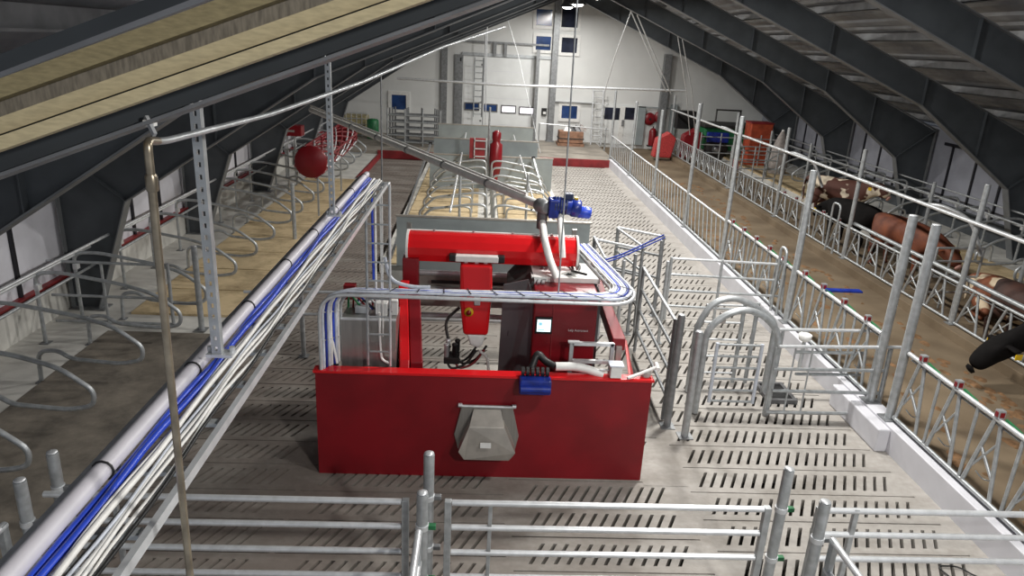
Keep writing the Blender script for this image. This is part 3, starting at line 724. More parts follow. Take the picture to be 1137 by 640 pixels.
# ------------------------------------------------------------------ things lying on the robot wall
t=thing('vacuum_pump',(.62,6.63,1.195),'blue ribbed pump sitting on the rim of the red robot wall','pump')
MB().box((.47,6.45,1.06),(.79,6.585,1.22)).build('housing','blue',t,.02)
MB().tube([(.48,6.45,1.13),(.78,6.45,1.13)],.04,10).build('ribbed_tube','blue',t)
for k in range(6): MB().lathe([(.052,0),(.052,.03)],(.49+.05*k,6.60,1.25),(1,0,0),12).build('rib','black',t)
MB().tube(rounded([(.60,6.7,1.24),(.66,6.8,1.38),(.74,6.75,1.30),(.84,6.70,1.27)],.08,4),.04,8).build('hose_end','black',t)
o=MB().tube(rounded([(.845,6.70,1.27),(1.1,6.72,1.27),(1.34,6.68,1.20)],.3,6),.045,12); tag(o.build('suction_hose','white'),'thick white hose running from the blue pump along the red wall','hose')
t=thing('control_box',(1.46,6.66,1.195),'small white box standing on the red robot wall next to the white hose','box')
MB().box((1.40,6.60,1.20),(1.52,6.72,1.33)).build('box_body','white',t,.01); MB().box((1.385,6.59,1.33),(1.535,6.73,1.345)).build('lid','cable_grey',t,.004)
MB().tube([(1.30,6.67,1.26),(1.40,6.67,1.26)],.012,6).build('pipe_stub','galv',t)
o=MB().tube(rounded([(1.58,6.60,1.21),(1.72,6.66,1.235),(1.90,6.70,1.30)],.2,4),.018,8).tube([(1.90,6.66,1.29),(1.90,6.76,1.31)],.024,8)
tag(o.build('cleaning_wand','white'),'thin white wand lying across the corner of the red robot wall','wand')
o=MB().lathe([(.05,0),(.06,.05),(.02,.07)],(1.79,6.70,1.196),(0,0,1),12); tag(o.build('cup','sack'),'small pale cup at the corner of the red robot wall','cup')
# ------------------------------------------------------------------ cable tray loop round the robot
T=thing('cable_ladder',(-1.47,6.75,1.195),'curved cable ladder looping over the robot with blue and grey cables','cable tray')
def pathoff(P,off): # offset sideways in the horizontal plane (or y for vertical part)
    return P
outer=rounded([(-1.52,6.62,1.197),(-1.52,6.62,2.0),(1.50,6.62,2.0),(1.66,6.95,2.0),(1.42,8.7,2.0)],.26,7)
inner=rounded([(-1.36,6.86,1.197),(-1.36,6.86,1.95),(1.30,6.86,2.0),(1.42,7.05,2.0),(1.20,8.7,2.0)],.20,7)
MB().tube(outer,.020,6).build('side_rail','galv_light',T); MB().tube(inner,.018,6).build('side_rail','galv',T)
import itertools
def lerp_path(P,Q,t):
    def at(P,s):
        L=[0]
        for a,b in zip(P[:-1],P[1:]): L.append(L[-1]+(Vector(b)-Vector(a)).length)
        s*=L[-1]
        for i in range(len(P)-1):
            if s<=L[i+1]+1e-9: f=(s-L[i])/max(1e-9,L[i+1]-L[i]); return Vector(P[i]).lerp(Vector(P[i+1]),f)
        return Vector(P[-1])
    return at(P,t),at(Q,t)
for k in range(1,19):
    a,b=lerp_path(outer,inner,k/19); MB().bar(a,b,.02,.012).build('rung','galv',T)
def mixpath(f,dz=0,jit=0):
    out=[]
    for k in range(61):
        a,b=lerp_path(outer,inner,k/60); p=a.lerp(b,f); p.z+=dz*(1 if 8<k else k/8)+(random.random()-.5)*jit; out.append(p)
    return out
for i,(f,m,r) in enumerate(((.14,'cable_grey',.016),(.27,'blue',.014),(.40,'cable_grey',.018),(.52,'cable_white',.014),(.64,'blue_hose',.012),(.76,'cable_grey',.016),(.87,'cable_white',.012))):
    tag(MB().tube(mixpath(f,.035,.006),r,6).build('cable',m),['grey cable on the looping ladder, outermost','dark blue cable on the looping ladder','thick grey cable along the middle of the looping ladder','white cable along the middle of the looping ladder','bright blue cable on the looping ladder','grey cable on the looping ladder close to the inner rail','white cable on the looping ladder, innermost'][i],'cable','cables on the looping ladder')
for i in range(11):
    a,b=lerp_path(outer,inner,.24+.045*i); MB().bar(a+Vector((0,0,.055)),b+Vector((0,0,.055)),.008,.004).build('cable_tie','black',T)
# blue motor unit & auger
A0=ony(345,122,16); A1=Vector((.74,8.15,2.62))
d=(A1-A0).normalized()
t=thing('feed_auger',A1,'long pale auger pipe slanting down to the blue motor above the robot','auger')
MB().tube([A0,A1-d*.05],.05,12).build('auger_tube','white',t)
MB().tube([A0+Vector((0,0,.09)),A1-d*.35+Vector((0,0,.07))],.018,8).build('support_pipe','cable_white',t)
for k in range(1,7):
    p=A0.lerp(A1,k/7); MB().lathe([(.06,-.02),(.06,.02)],p,d,12).build('coupling','galv_dark',t)
MB().lathe([(.07,-.1),(.085,-.08),(.085,.06),(.06,.08)],A1,d,14).build('outlet_head','galv_dark',t)
MB().tube([A1,A1+Vector((0,0,-.26))],.062,12).build('outlet_drop','darkgrey',t)
MB().tube(rounded([A1+Vector((.0,-.04,-.18)),Vector((.74,7.68,2.34)),Vector((.80,7.62,2.15)),Vector((.88,7.35,1.99))],.12,6),.042,10).build('drop_hose','cable_white',t)
MB().tube(rounded([A1+Vector((.20,-.05,-.10)),Vector((.93,7.70,2.36)),Vector((.95,7.64,2.16))],.12,6),.036,10).build('drop_hose','cable_white',t)
mt=MB().lathe([(.05,-.1),(.095,-.09),(.10,.12),(.07,.14)],A1+Vector((.20,0,.02)),(1,0,-.08),16).build('motor','blue',t)
MB().box(A1+Vector((.06,-.10,-.12)),A1+Vector((.18,.10,.10))).build('gearbox','blue',t,.02)
MB().lathe([(.09,0),(.105,.02),(.105,.10),(.085,.12)],A1+Vector((.32,0,.00)),(1,0,-.08),16).build('gear_flange','blue',mt)
MB().lathe([(.06,0),(.07,.01),(.07,.14),(.055,.16)],A1+Vector((.40,-.02,-.04)),(1,0,-.08),16).build('motor_end','blue_hose',mt)
MB().box(A1+Vector((.24,-.06,.10)),A1+Vector((.34,.06,.17))).build('terminal_box','navy',mt,.01)
MB().box(A1+Vector((.36,-.03,-.02)),A1+Vector((.40,.05,.12))).build('yellow_label','yellow',mt)
for k in range(5): MB().lathe([(.108,0),(.108,.012)],A1+Vector((.13+.032*k,0,.02)),(1,0,-.08),16).build('cooling_fin','navy',mt)
# ------------------------------------------------------------------ overhead straight tray + vertical ladder
T2=thing('cable_ladder',(-1.0,4,3.12),'long straight galvanised cable ladder hanging in front of the walkway, carrying pipes','cable tray')
TZ=3.07
MB().box((-.872,.9,TZ),(-.852,6.72,TZ+.034)).build('side_rail','galv_light',T2)
MB().box((-1.155,.9,TZ),(-1.13,6.9,TZ+.05)).build('side_rail','galv_light',T2)
for k in range(20):
    y=1.05+.30*k; MB().box((-1.13,y,TZ+.005),(-.885,y+.035,TZ+.02)).build('rung','galv',T2)
for x in (-1.07,-.845):
    MB().tube(rounded([(x,6.60,TZ+.03),(x,6.74,TZ+.03),(x,6.74,1.2)],.12,5),.014,6).build('drop_stile','galv_light' if x>-1 else 'galv',T2)
for k in range(10): MB().box((-1.07,6.733,1.35+.19*k),(-.845,6.747,1.364+.19*k)).build('drop_rung','galv',T2)
tag(MB().tube([(-1.098,.8,TZ+.055),(-1.090,6.95,TZ+.055)],.028,14).build('plastic_pipe','pipe_grey'),'thick grey plastic pipe lying along the edge of the overhead cable ladder','pipe')
for k in range(9):
    o=MB(); y=1.2+.7*k; x=-1.095; zc=TZ+.055
    o.tube([(x+.031*math.cos(a),y,zc+.031*math.sin(a)) for a in [2*PI*j/12 for j in range(13)]],.004,5,closed=True); tag(o.build('pipe_clip','black'),'thin black strap round the thick grey plastic pipe, %s from the near end'%ORD[k],'strap','black straps round the grey pipe')
def runc(x,r,m,label,z=.045,y1=6.7,wob=.006,down=None,nm='cable'):
    P=[]
    n=40
    for i in range(n+1):
        y=.85+(y1-.85)*i/n; P.append((x+wob*math.sin(i*1.1+x*90),y,TZ+z+wob*.6*math.sin(i*.7+x*40)))
    if down: P=P[:-1]+rounded([P[-1],(P[-1][0],y1+.10,TZ+z),(P[-1][0]+down[0],y1+.10,down[1])],.10,5)
    tag(MB().tube(P,r,8).build(nm,m),label,'cable' if nm=='cable' else 'hose')
runc(-1.052,.012,'blue_hose','bright blue hose beside the grey pipe on the overhead ladder',.040,6.85,nm='hose')
runc(-1.030,.012,'blue_hose','second bright blue hose towards the middle of the overhead ladder',.045,6.7,down=(.01,2.1),nm='hose')
runc(-1.008,.009,'sack','thin beige cable next to the blue hoses on the overhead ladder',.035)
runc(-.988,.010,'cable_white','thick white cable on the overhead ladder bending down to the steel cabinet',.05,6.7,.004,down=(.0,1.75))
runc(-.970,.008,'black','thin black cable between white cables on the overhead ladder',.035)
runc(-.948,.009,'cable_white','white cable along the middle of the overhead ladder',.045,6.7,.008,down=(.01,1.85))
runc(-1.000,.005,'cable_white','hair-thin white cable between beige and thick white cables on the overhead ladder',.05)
runc(-.960,.005,'cable_grey','hair-thin grey cable along the middle of the overhead ladder',.05)
runc(-.932,.006,'cable_white','slim white cable second from the box rail on the overhead ladder',.05)
runc(-.918,.007,'cable_white','thin white cable near the box rail of the overhead ladder',.035,6.7,.010,down=(0,1.5))
runc(-.902,.006,'black','black cable against the box rail of the overhead ladder',.04)
tag(MB().tube(rounded([(-.96,6.80,1.76),(-.96,6.82,1.45),(-.94,6.78,1.25),(-.86,6.76,1.22)],.1,5),.013,8).build('cable','cable_white'),'short white cable curling at the foot of the drop ladder','cable')
tag(MB().tube(rounded([(-.90,6.78,2.35),(-.85,6.74,2.12),(-.62,6.72,2.07),(-.45,6.74,2.07)],.12,5),.018,8).build('cable','cable_grey'),'grey cable sweeping off the drop ladder onto the looping ladder','cable')
tag(MB().tube(rounded([(-1.40,6.9,1.75),(-1.44,6.78,1.5),(-1.38,6.72,1.22)],.1,5),.012,8).build('cable','cable_white'),'white cable curling at the left foot of the looping ladder','cable')
# perforated hanger struts
def strut(x,y,z0,z1,label,w=.036):
    t=thing('hanger_strut',(x,y,z0),label,'strut')
    o=MB(); o.box((x-w/2,y,z0),(x-w/2+.004,y+.03,z1)); o.box((x+w/2-.004,y,z0),(x+w/2,y+.03,z1))
    # face with real holes
    z=z0; h=.045
    while z<z1-h:
        for a,b,c,d in ((x-w/2,x-.006,z,z+h),(x+.006,x+w/2,z,z+h),(x-.006,x+.006,z,z+.014),(x-.006,x+.006,z+.032,z+h)):
            o.box((a,y-.003,c),(b,y,d))
        z+=h
    o.build('channel','galv',t)
    MB().box((x-.04,y-.01,z0-.012),(x+.06,y+.05,z0)).build('foot_plate','galv_light',t)
    for dx in (-.035,.05): MB().lathe([(.012,0),(.012,.02)],(x+dx,y+.03,z0-.0),(0,0,1),6).build('bolt','galv_light',t)
strut(-1.005,2.62,TZ+.115,ony(225,112,2.62).z,'perforated galvanised hanger strut holding the overhead ladder, nearer one with a wide foot')
strut(-1.03,5.0,TZ+.115,ony(368,62,5.0).z,'perforated galvanised hanger strut holding the overhead ladder, slimmer one farther along')
# brass-coloured riser pipe
e0=ony(165,172,1.6); e1=ony(213,660,1.6)
P=rounded([e1+Vector((0,0,-.9)),e1,e0+Vector((0,0,-.02)),e0+Vector((0,0,.03)),ony(182,157,1.75),ony(300,127,2.9),ony(400,92,4.2),ony(492,52,6.0),ony(560,30,9.0)],.06,5)
t=thing('water_pipe',e1,'brownish steel pipe dropping past the walkway and bending away under the roof','pipe')
k=[i for i,p in enumerate(P) if p.y>1.66][0]
MB().tube(P[:k+1],.0095,10).build('riser','brass',t); MB().tube(P[k:],[.0085+.005*min(1,(p.y-1.6)/6) for p in P[k:]],10).build('upper_run','galv',t)
MB().lathe([(.012,-.02),(.0135,-.016),(.0135,.012),(.011,.018)],e0-Vector((0,0,.06)),(0,0,1),12).build('elbow_socket','brass',t)
q=ony(172,150,1.72); q2=ony(162,130,1.74)
MB().bar(q,q2,.008,.012).build('hook_clamp','galv_light',t); MB().box(q2+Vector((-.004,-.01,-.02)),q2+Vector((.02,.01,-.006))).build('hook_jaw','white',t)
a=ony(0,275,5.6)
# thin rods
def rod(pts,r,label,m='galv',nm='hanging_rod',cat='rod'):
    tag(MB().tube(pts,r,7).build(nm,m),label,cat)
rod([ony(641,0,6.78)+Vector((0,0,1.4)),ony(641,0,6.78),Vector((.83,6.80,2.02))],.008,'thin steel rod hanging straight down to the looping cable ladder')
rod([ony(423,83,11)+Vector((0,0,.0)),Vector((ony(424,190,11).x,11,.05))],.012,'thin dark rod standing behind the overhead ladder','galv_dark')
# ------------------------------------------------------------------ gates beside the robot
def fencep(pts_ground, zs, label, name='gate_panel', r=.022, m='galv', ups=(0,1)):
    a,b=[Vector((p[0],p[1],0)) for p in pts_ground]
    t=thing(name,a,label,'gate')
    for z in zs: MB().tube([a+Vector((0,0,z)),b+Vector((0,0,z))],r,8).build('rail',m if z!=zs[0] else 'galv_light',t)
    for k in ups:
        p=a.lerp(b,k); MB().tube([p+Vector((0,0,0.02)),p+Vector((0,0,zs[0]+.02))],r+.003,8).build('upright',m,t)
    return t
z0=1.35
G=lambda u,v,z=z0: onz(u,v,z)
fencep((G(715,298),G(750,356)),(1.35,1.02,.70,.36),'dark rail gate running back from the sorting arch alongside the robot',m='galv_dark')
fencep((G(661,266),G(714,277)),(1.35,.9,.45),'low rail gate between the robot corner and the middle race post',m='galv_dark')
fencep((G(686,254),G(714,274)),(1.35,.95,.5),'short slanting rail gate meeting the middle race post',m='galv')
fencep((G(687,253),G(737,263)),(1.35,1.0,.6),'rail gate farthest behind the robot carrying the end of the blue cable',m='galv_dark')
fencep((G(660,264),G(672,287)),(1.35,1.0,.6),'very short rail gate right at the robot corner',m='galv')
fencep((onz(746,287,1.12),onz(871,294,1.12)),(1.12,.84,.56,.28),'four-rail gate from the race to the near feed fence',ups=(0,.45))
for k,(u,v,zz) in enumerate(((693,290,1.35),(706,283,1.35),(742,291,1.35),(735,268,1.35))):
    p=G(u,v,zz); post(p.x,p.y,0,zz,.028,'slim race post behind the robot, %s'%['closest to the looping ladder','just inside the middle post','beside the four-rail gate','at the end of the blue cable'][k],m='galv_dark' if k%2 else 'galv')
tag(MB().tube(rounded([G(668,290,1.4),G(690,283,1.42),G(714,272,1.4),G(737,261,1.42)],.3,5),.014,7).tube(rounded([G(668,293,1.4),G(692,285,1.4),G(716,274,1.4),G(738,264,1.4)],.3,5),.012,7).build('cable','blue'),'dark blue cable strapped along the race gates behind the robot','cable')
tag(MB().tube(rounded([(1.6,7.2,1.95),G(690,325,1.3),G(707,338,1.2),G(704,372,1.0),G(690,400,.3)],.12,5),.014,7).build('cable','rubber'),'black cable looping from the robot ladder down beside the race','cable')
# posts and sorting arch
post(2.42,7.78,0,1.47,.045,'thick dark post holding the race gate next to the sorting arch',m='galv_dark')
post(2.58,7.55,0,1.36,.045,'thick galvanised post with a wide foot at the sorting arch')
ya=8.12
tp=[ony(u,v,ya) for u,v in ((785,366),(806,349),(830,343),(851,352),(866,372))]
t=thing('sorting_arch',(3.3,ya,0),'bent tubular arch standing on the slats, the nearer of the two arches','arch')
MB().tube(rounded([(tp[0].x,ya,.02)]+tp+[(tp[4].x,ya,.02)],.15,5),.042,12).build('arch_tube','galv',t)
yb_=8.72
tq=[ony(u,v,yb_) for u,v in ((774,362),(790,337),(812,330),(834,337),(862,358))]
t=thing('sorting_arch',(3.3,yb_,0),'bent tubular arch standing on the slats, the farther of the two arches','arch')
MB().tube(rounded([(tq[0].x,yb_,.02)]+tq+[(tq[4].x,yb_,.02)],.15,5),.042,12).build('arch_tube','galv',t)
yg=8.3
t=thing('swing_gate',(2.95,yg,.1),'narrow ladder-like swing gate hanging inside the nearer arch','gate')
c=[ony(797,381,yg),ony(847,381,yg)]
for x in (c[0].x,c[1].x): MB().tube([(x,yg,.08),(x,yg,c[0].z)],.024,8).build('upright','cable_grey',t)
for k in range(6):
    z=.10+(c[0].z-.12)*k/5; MB().tube([(c[0].x,yg,z),(c[1].x,yg,z)],.017,8).build('rail','galv',t)
t=thing('swing_gate',(3.5,8.75,.1),'second ladder-like gate behind the swing gate, folded open','gate')
for x in (3.62,3.80): MB().tube([(x,8.95,.06),(x,8.95,1.25)],.03,8).build('upright','galv',t)
for k in range(5): MB().tube([(3.1,8.95,.2+.25*k),(3.62,8.95,.2+.25*k)],.016,8).build('rail','galv_light',t)
MB().box((3.3,8.9,.95),(3.38,8.98,1.1)).build('latch_block','sack',t,.01)
# gates to the right of the arch
t=thing('gate_panel',(4.3,8.02,.2),'five-rail gate between the arch and the paired curb posts, nearer one','gate')
for v0,v1,u0,u1 in ((385,386,865,1002),(410,412,859,983),(434,437,857,975),(458,460,850,970)):
    a=ony(u0,v0,8.02); b=ony(u1,v1,8.02); MB().tube([a,b],.023,8).build('rail','galv_light' if v0==385 else 'galv',t)
a=ony(989,388,8.02); b=ony(972,464,8.02); MB().tube([a,b],.03,8).build('upright','galv',t)
for u in (862,884,903): a=ony(u,386,8.04); MB().tube([a,Vector((a.x,8.04,.1))],.012,6).build('upright','galv',t)
t=thing('gate_panel',(4.3,8.6,.2),'five-rail gate between the arch and the paired curb posts, farther one','gate')
for v0,v1,u0,u1 in ((366,368,865,979),(391,392.5,883,959),(415.5,416.6,883,955)):
    a=ony(u0,v0,8.6); b=ony(u1,v1,8.6); MB().tube([a,b],.023,8).build('rail','galv_light' if v0==366 else 'galv',t)
for u,v in ((870,366),(957,392)): a=ony(u,v,8.6); MB().tube([a,Vector((a.x,8.6,.24))],.022,8).build('upright','galv',t)
t=thing('floor_grate',(4.4,8.6,0),'dark open drain box on the slats behind the gates','drain')
o=MB(); o.box((3.95,8.45,.0),(4.35,8.50,.06)); o.box((3.95,8.95,.0),(4.35,9.0,.06)); o.box((3.95,8.5,0),(4.0,8.95,.06)); o.box((4.30,8.5,0),(4.35,8.95,.06)); o.build('box_rim','darkgrey',t)
MB().box((4.0,8.5,.01),(4.30,8.95,.03)).build('box_bottom','black',t)
# ------------------------------------------------------------------ foreground gates
def fgate(x0,x1,y,zs,label,ups,caps=True):
    t=thing('gate_panel',(x0,y,.1),label,'gate')
    for z in zs: MB().tube([(x0,y,z),(x1,y,z)],.024,10).build('rail','galv_light',t)
    for x,w_ in ups: MB().box((x-w_,y-w_,.08),(x+w_,y+w_,zs[0]+.02)).build('upright','galv',t,.004)
    return t
ZS=(1.10,.88,.65,.42,.2)
fgate(-3.1,-.50,4.6,ZS,'five-rail gate across the slats beneath the overhead ladder',((-.47,.026),(-2.6,.018)))
fgate(-.12,2.27,4.6,ZS,'five-rail gate across the slats in front of the red robot wall',((-.15,.026),(2.30,.026),(.17,.015)))
fgate(2.74,4.93,4.6,ZS,'five-rail gate running to the grey curb at the near end of the slats',((2.72,.03),(3.0,.02)))
for k,(x,y,z) in enumerate(((-.31,4.78,1.40),(-.33,4.42,1.30),(2.47,4.72,1.38),(2.60,4.36,1.34),(-3.12,4.80,1.32),(-3.1,4.38,1.36))):
    t=post(x,y,0,z,.042,['round capped gate post below the red wall, standing behind its twin','round capped gate post below the red wall, with a pale bar bolted on','round capped gate post by the last gate, standing behind its twin','round capped gate post by the last gate, holding a bar towards the walkway','round capped gate post beside the dark beds, standing behind its twin','round capped gate post beside the dark beds, lower one partly out of view'][k],m='galv')
    for zz in (1.02,.55):
        MB().lathe([(.050,-.02),(.050,.02)],(x,y,zz),(0,0,1),14).build('clamp_ring','galv_light',t)
        MB().box((x+.045,y-.02,zz-.018),(x+.10,y+.02,zz+.018)).build('clamp_bolt','green' if k in (1,2) else 'galv_dark',t,.004)
for k,(x) in enumerate((-.345,2.68,-3.2)):
    t=thing('gate_panel',(x,4.0,.1),['pale rail gate pointing back under the walkway from the post below the red wall','rail gate pointing back under the walkway from the last gate post','rail gate pointing back under the walkway beside the dark beds'][k],'gate')
    for z in (1.06,.8,.5): MB().tube([(x,4.30,z),(x+(.06 if k==1 else -.02),1.6,z)],.026,10).build('rail','galv_light',t)
    MB().box((x-.02,4.24,.08),(x+.02,4.30,1.08)).build('upright','galv',t)
# chains / hoop on the slats
p=onz(1055,633,.02)
tag(MB().tube(rounded([p+Vector((-.05,-.15,0)),p+Vector((-.1,.05,.0)),p+Vector((.1,.05,0)),p+Vector((.2,-.1,0)),p+Vector((.5,-.12,0))],.06,4),.008,6).build('wire_loop','black'),'loose black wire lying on the slats at the near curb','wire')
# ------------------------------------------------------------------ gable wall fittings
YW=YB
def wallrect(u0,v0,u1,v1,y=YW): 
    a=ony(u0,v0,y); b=ony(u1,v1,y); return min(a.x,b.x),max(a.x,b.x),min(a.z,b.z),max(a.z,b.z)
wn=3
def win(u0,v0,u1,v1,glass,fr=.13):
    global wn
    x0,x1,z0,z1=wallrect(u0,v0,u1,v1)
    o=MB()
    for a,b,c,d in ((x0-fr,x1+fr,z1,z1+fr),(x0-fr,x1+fr,z0-fr,z0),(x0-fr,x0,z0,z1),(x1,x1+fr,z0,z1)): o.box((a,YW-.06,c),(b,YW-.001,d))
    w_=struct('window_%d'%wn,o,'white'); 
    p=MB().box((x0,YW-.03,z0),(x1,YW-.012,z1)).build('pane',glass); p.parent=w_
    wn+=1
win(596,10,612.5,29,'bluewin'); win(624.5,8,641,31,'darkwin'); win(595.5,40,611,56,'bluewin'); win(624,41.5,640,59,'darkwin')
win(435,105,451,122,'bluewin',.16); win(624,117,640,132,'bluewin',.14)
# overhead door
x0,x1,z0,z1=wallrect(513,62,596,139)
d=struct('door_1',MB().box((x0,YW-.10,.3),(x1,YW-.02,z1)),'door_white')
for k in range(1,6):
    z=.3+(z1-.3)*k/6; q=MB().box((x0,YW-.104,z-.006),(x1,YW-.10,z+.006)).build('joint','curtain',d)
for k,(a,b,m) in enumerate(((517,531,'bluewin'),(537,551,'bluewin'),(557.5,571.5,'lit_win'),(577.5,591.5,'lit_win'))):
    X0,X1,Z0,Z1=wallrect(a,114.5+k*1.6,b,121.5+k*1.6)
    fr_=MB()
    for p_ in ((X0-.05,X1+.05,Z1,Z1+.05),(X0-.05,X1+.05,Z0-.05,Z0),(X0-.05,X0,Z0,Z1),(X1,X1+.05,Z0,Z1)): fr_.box((p_[0],YW-.13,p_[2]),(p_[1],YW-.10,p_[3]))
    f_=fr_.build('window_frame','darkgrey',d); MB().box((X0,YW-.115,Z0),(X1,YW-.105,Z1)).build('pane',m,f_)
for k in range(2):
    for j in range(4):
        x=x0+.9+2.4*k/1; z=1.0+.8*j; MB().box((x-.04,YW-.12,z-.04),(x+.04,YW-.10,z+.04)).build('hinge','galv_dark',d)
def wthing(nm,lab,cat,parts):
    """parts: (partname, mat, u0,v0,u1,v1,depth0,depth1)"""
    a=parts[0]; p=ony((a[2]+a[4])/2,max(a[3],a[5]),YW-.1); t=thing(nm,(p.x,YW-.05,max(FZ,p.z)),lab,cat)
    for (pn,m,u0,v0,u1,v1,d0,d1) in parts:
        X0,X1,Z0,Z1=wallrect(u0,v0,u1,v1,YW-d0); MB().box((X0,YW-d1,Z0),(X1,YW-d0,Z1)).build(pn,m,t)
    return t
wthing('door_track','dark vertical door track left of the white overhead door','track',[('rail','galv_dark',505.5,60,512.5,141,.01,.12),('track_bolt','black',511,64,512.5,68,.12,.14)])
wthing('door_track','dark vertical post standing clear of the door track','track',[('rail','galv_dark',490.5,52,495.5,141,.01,.14)])
wthing('door_header','long dark rail with brackets over the white overhead door','rail',[('rail','galv_dark',512,46.5,610,49.5,.02,.10),('bracket','galv_dark',548,46,551,62,.10,.14),('bracket','galv_dark',560,47,562.5,63,.10,.14),('lower_rail','galv',513,61,615,63,.02,.06)])
def vpost(u0,v0,u1,v1,y,r,m,lab,nm='gable_post',cat='post'):
    a=ony(u0,v0,y); b=ony(u1,v1,y); t=thing(nm,(b.x,y,b.z),lab,cat)
    MB().box((b.x-r,y-r,FZ),(b.x+r,y+r,a.z)).build('column',m,t); MB().box((b.x-r*1.5,y-r*1.5,FZ),(b.x+r*1.5,y+r*1.5,FZ+.03)).build('base_plate',m,t)
vpost(617.5,-5,610,157,YW-.25,.13,'galv_dark','tall grey gable post between the two columns of small windows')
vpost(737,60,731,158,YW-.25,.15,'galv_dark','grey gable post behind the red fire hose')
vpost(596,55,592,160,YW-.5,.07,'galv_dark','rough dark upright pipe right beside the overhead door')
# ladders
def ladder(x,y,z0,z1,w,n,lab,m='galv',lean=0):
    t=thing('wall_ladder',(x,y,z0),lab,'ladder')
    for s in (-w/2,w/2): MB().tube([(x+s,y,z0),(x+s,y+lean,z1)],.028,6).build('stile',m,t)
    for k in range(n):
        f=(k+.5)/n; MB().tube([(x-w/2,y+lean*f,z0+(z1-z0)*f),(x+w/2,y+lean*f,z0+(z1-z0)*f)],.02,6).build('rung',m,t)
p=ony(530,130,32.2); p1=ony(531,64,32.2); ladder(p.x,32.2,p.z,p1.z,.36,10,'slim ladder hanging in front of the white overhead door')
rod([(p.x+.24,32.1,FZ),(p.x+.24,32.1,5.0)],.035,'pale upright pipe beside the slim hanging ladder','galv_light',nm='upright_pipe',cat='pipe')
p=ony(661,160,32.3); ladder(p.x,32.2,FZ,ony(661,98,32.3).z,.45,9,'broad grey ladder leaning on the gable right of the blue window','galv_light',.5)
wthing('wall_box','small black switch box with a white dial by the overhead door','box',[('case','black',601.5,120,606.5,128,.0,.1),('dial','white',603,124,606,127,.1,.12)])
wthing('wall_beam','grey horizontal beam above the blue window and broad ladder','beam',[('beam','galv',614,112,660,115,.0,.14)])
# double door
X0,X1,Z0,Z1=wallrect(668,116,708,160)
d=struct('door_2',MB().box((X0,YW-.08,FZ),(X1,YW-.01,Z1)),'door_white')
for a,b in ((671.5,687),(691.5,705)):
    q=wallrect(a,119,b,133); MB().box((q[0],YW-.095,q[2]),(q[1],YW-.08,q[3])).build('pane','darkwin',d)
q=wallrect(688.5,118,690,160); MB().box((q[0],YW-.10,FZ),(q[1],YW-.08,q[3])).build('seam','white',d)
q=wallrect(690,133,692,140); MB().box((q[0],YW-.13,q[2]),(q[1],YW-.08,q[3])).build('handle','galv_dark',d)
wthing('hose_bay','greenish grey frame round the fire hoses on the gable','frame',[('upright','panel_grey',709,118,712.5,161,.1,.2),('upright','panel_grey',745,116,747.5,155,.1,.2),('head','panel_grey',709,118,747,121,.1,.2)])
def reel(u,v,lab):
    p=ony(u,v,YW-.02); t=thing('fire_hose_reel',(p.x,YW-.02,p.z),lab,'fire hose')
    MB().lathe([(.12,-.02),(.26,0),(.28,.05),(.26,.12),(.12,.14)],(p.x,YW-.02,p.z),(0,-1,0),18).build('drum','red',t)
    MB().lathe([(.05,.14),(.05,.20)],(p.x,YW-.02,p.z),(0,-1,0),10).build('hub','black',t)
reel(721,132,'red fire hose reel on the gable next to the double door'); reel(732.5,130,'red fire hose reel mounted against the dark gable post')
p=ony(723,165,YW-.4); t=thing('fire_extinguisher',(p.x,YW-.4,FZ),'red fire extinguisher cabinet standing below the hose reels','extinguisher')
MB().lathe([(.16,0),(.17,.05),(.17,.62),(.10,.74),(.05,.76)],(p.x,YW-.4,FZ+.05),(0,0,1),16).build('cylinder','red',t); MB().lathe([(.03,.74),(.03,.84)],(p.x,YW-.4,FZ+.05),(0,0,1),8).build('valve','black',t); MB().box((p.x-.2,YW-.55,FZ),(p.x+.2,YW-.25,FZ+.05)).build('stand','black',t)
# crate with bits on it
yk=30.6; a=onz(619,162,FZ); b=onz(648,163,FZ); yk=a.y
t=thing('crate',((a.x+b.x)/2,yk,FZ),'brown crate of odds and ends on a pallet near the gable','crate')
MB().box((a.x,yk,FZ),(b.x,yk+.8,FZ+.12)).build('pallet','cardboard',t); MB().box((a.x+.05,yk+.03,FZ+.14),(b.x-.05,yk+.75,FZ+.62)).build('carton','cardboard',t,.02)
MB().box((a.x+.02,yk+.01,FZ+.30),(b.x-.02,yk+.77,FZ+.34)).build('dark_band','rubber',t)
random.seed(11)
for k in range(4):
    x=a.x+.25+.22*k; o=MB().prism([(x,yk+.2,FZ+.625),(x+.3,yk+.15,FZ+.625),(x+.35,yk+.3,FZ+.75),(x+.1,yk+.35,FZ+.80+.04*k)],(0,.25,0)); tag(o.build('scrap_piece',('white','black','darkgrey','sack')[k]),['white bent offcut on top of the brown crate','black bent offcut on top of the brown crate','dark grey offcut on top of the brown crate','beige offcut on top of the brown crate'][k],'offcut')
tag(MB().tube([ony(598,137,30.5),ony(676,144,30.5)],.022,8).build('guard_rail','galv_light'),'thin pale rail in front of the brown crate','rail')
for k,(u,v) in enumerate(((599,137),(673,143))):
    p=ony(u,v,30.5); post(p.x,30.5,FZ,p.z+.02,.03,'short post holding the thin pale rail %s'%('close to the overhead door' if not k else 'close to the double door'))
# high cross bar
o=MB().tube([ony(441,87,28.1),ony(560,94.5,28.1),ony(762,101,28.1)],.045,10); tag(o.build('cross_bar','galv_light'),'long pale bar crossing the whole barn high in front of the gable','bar')
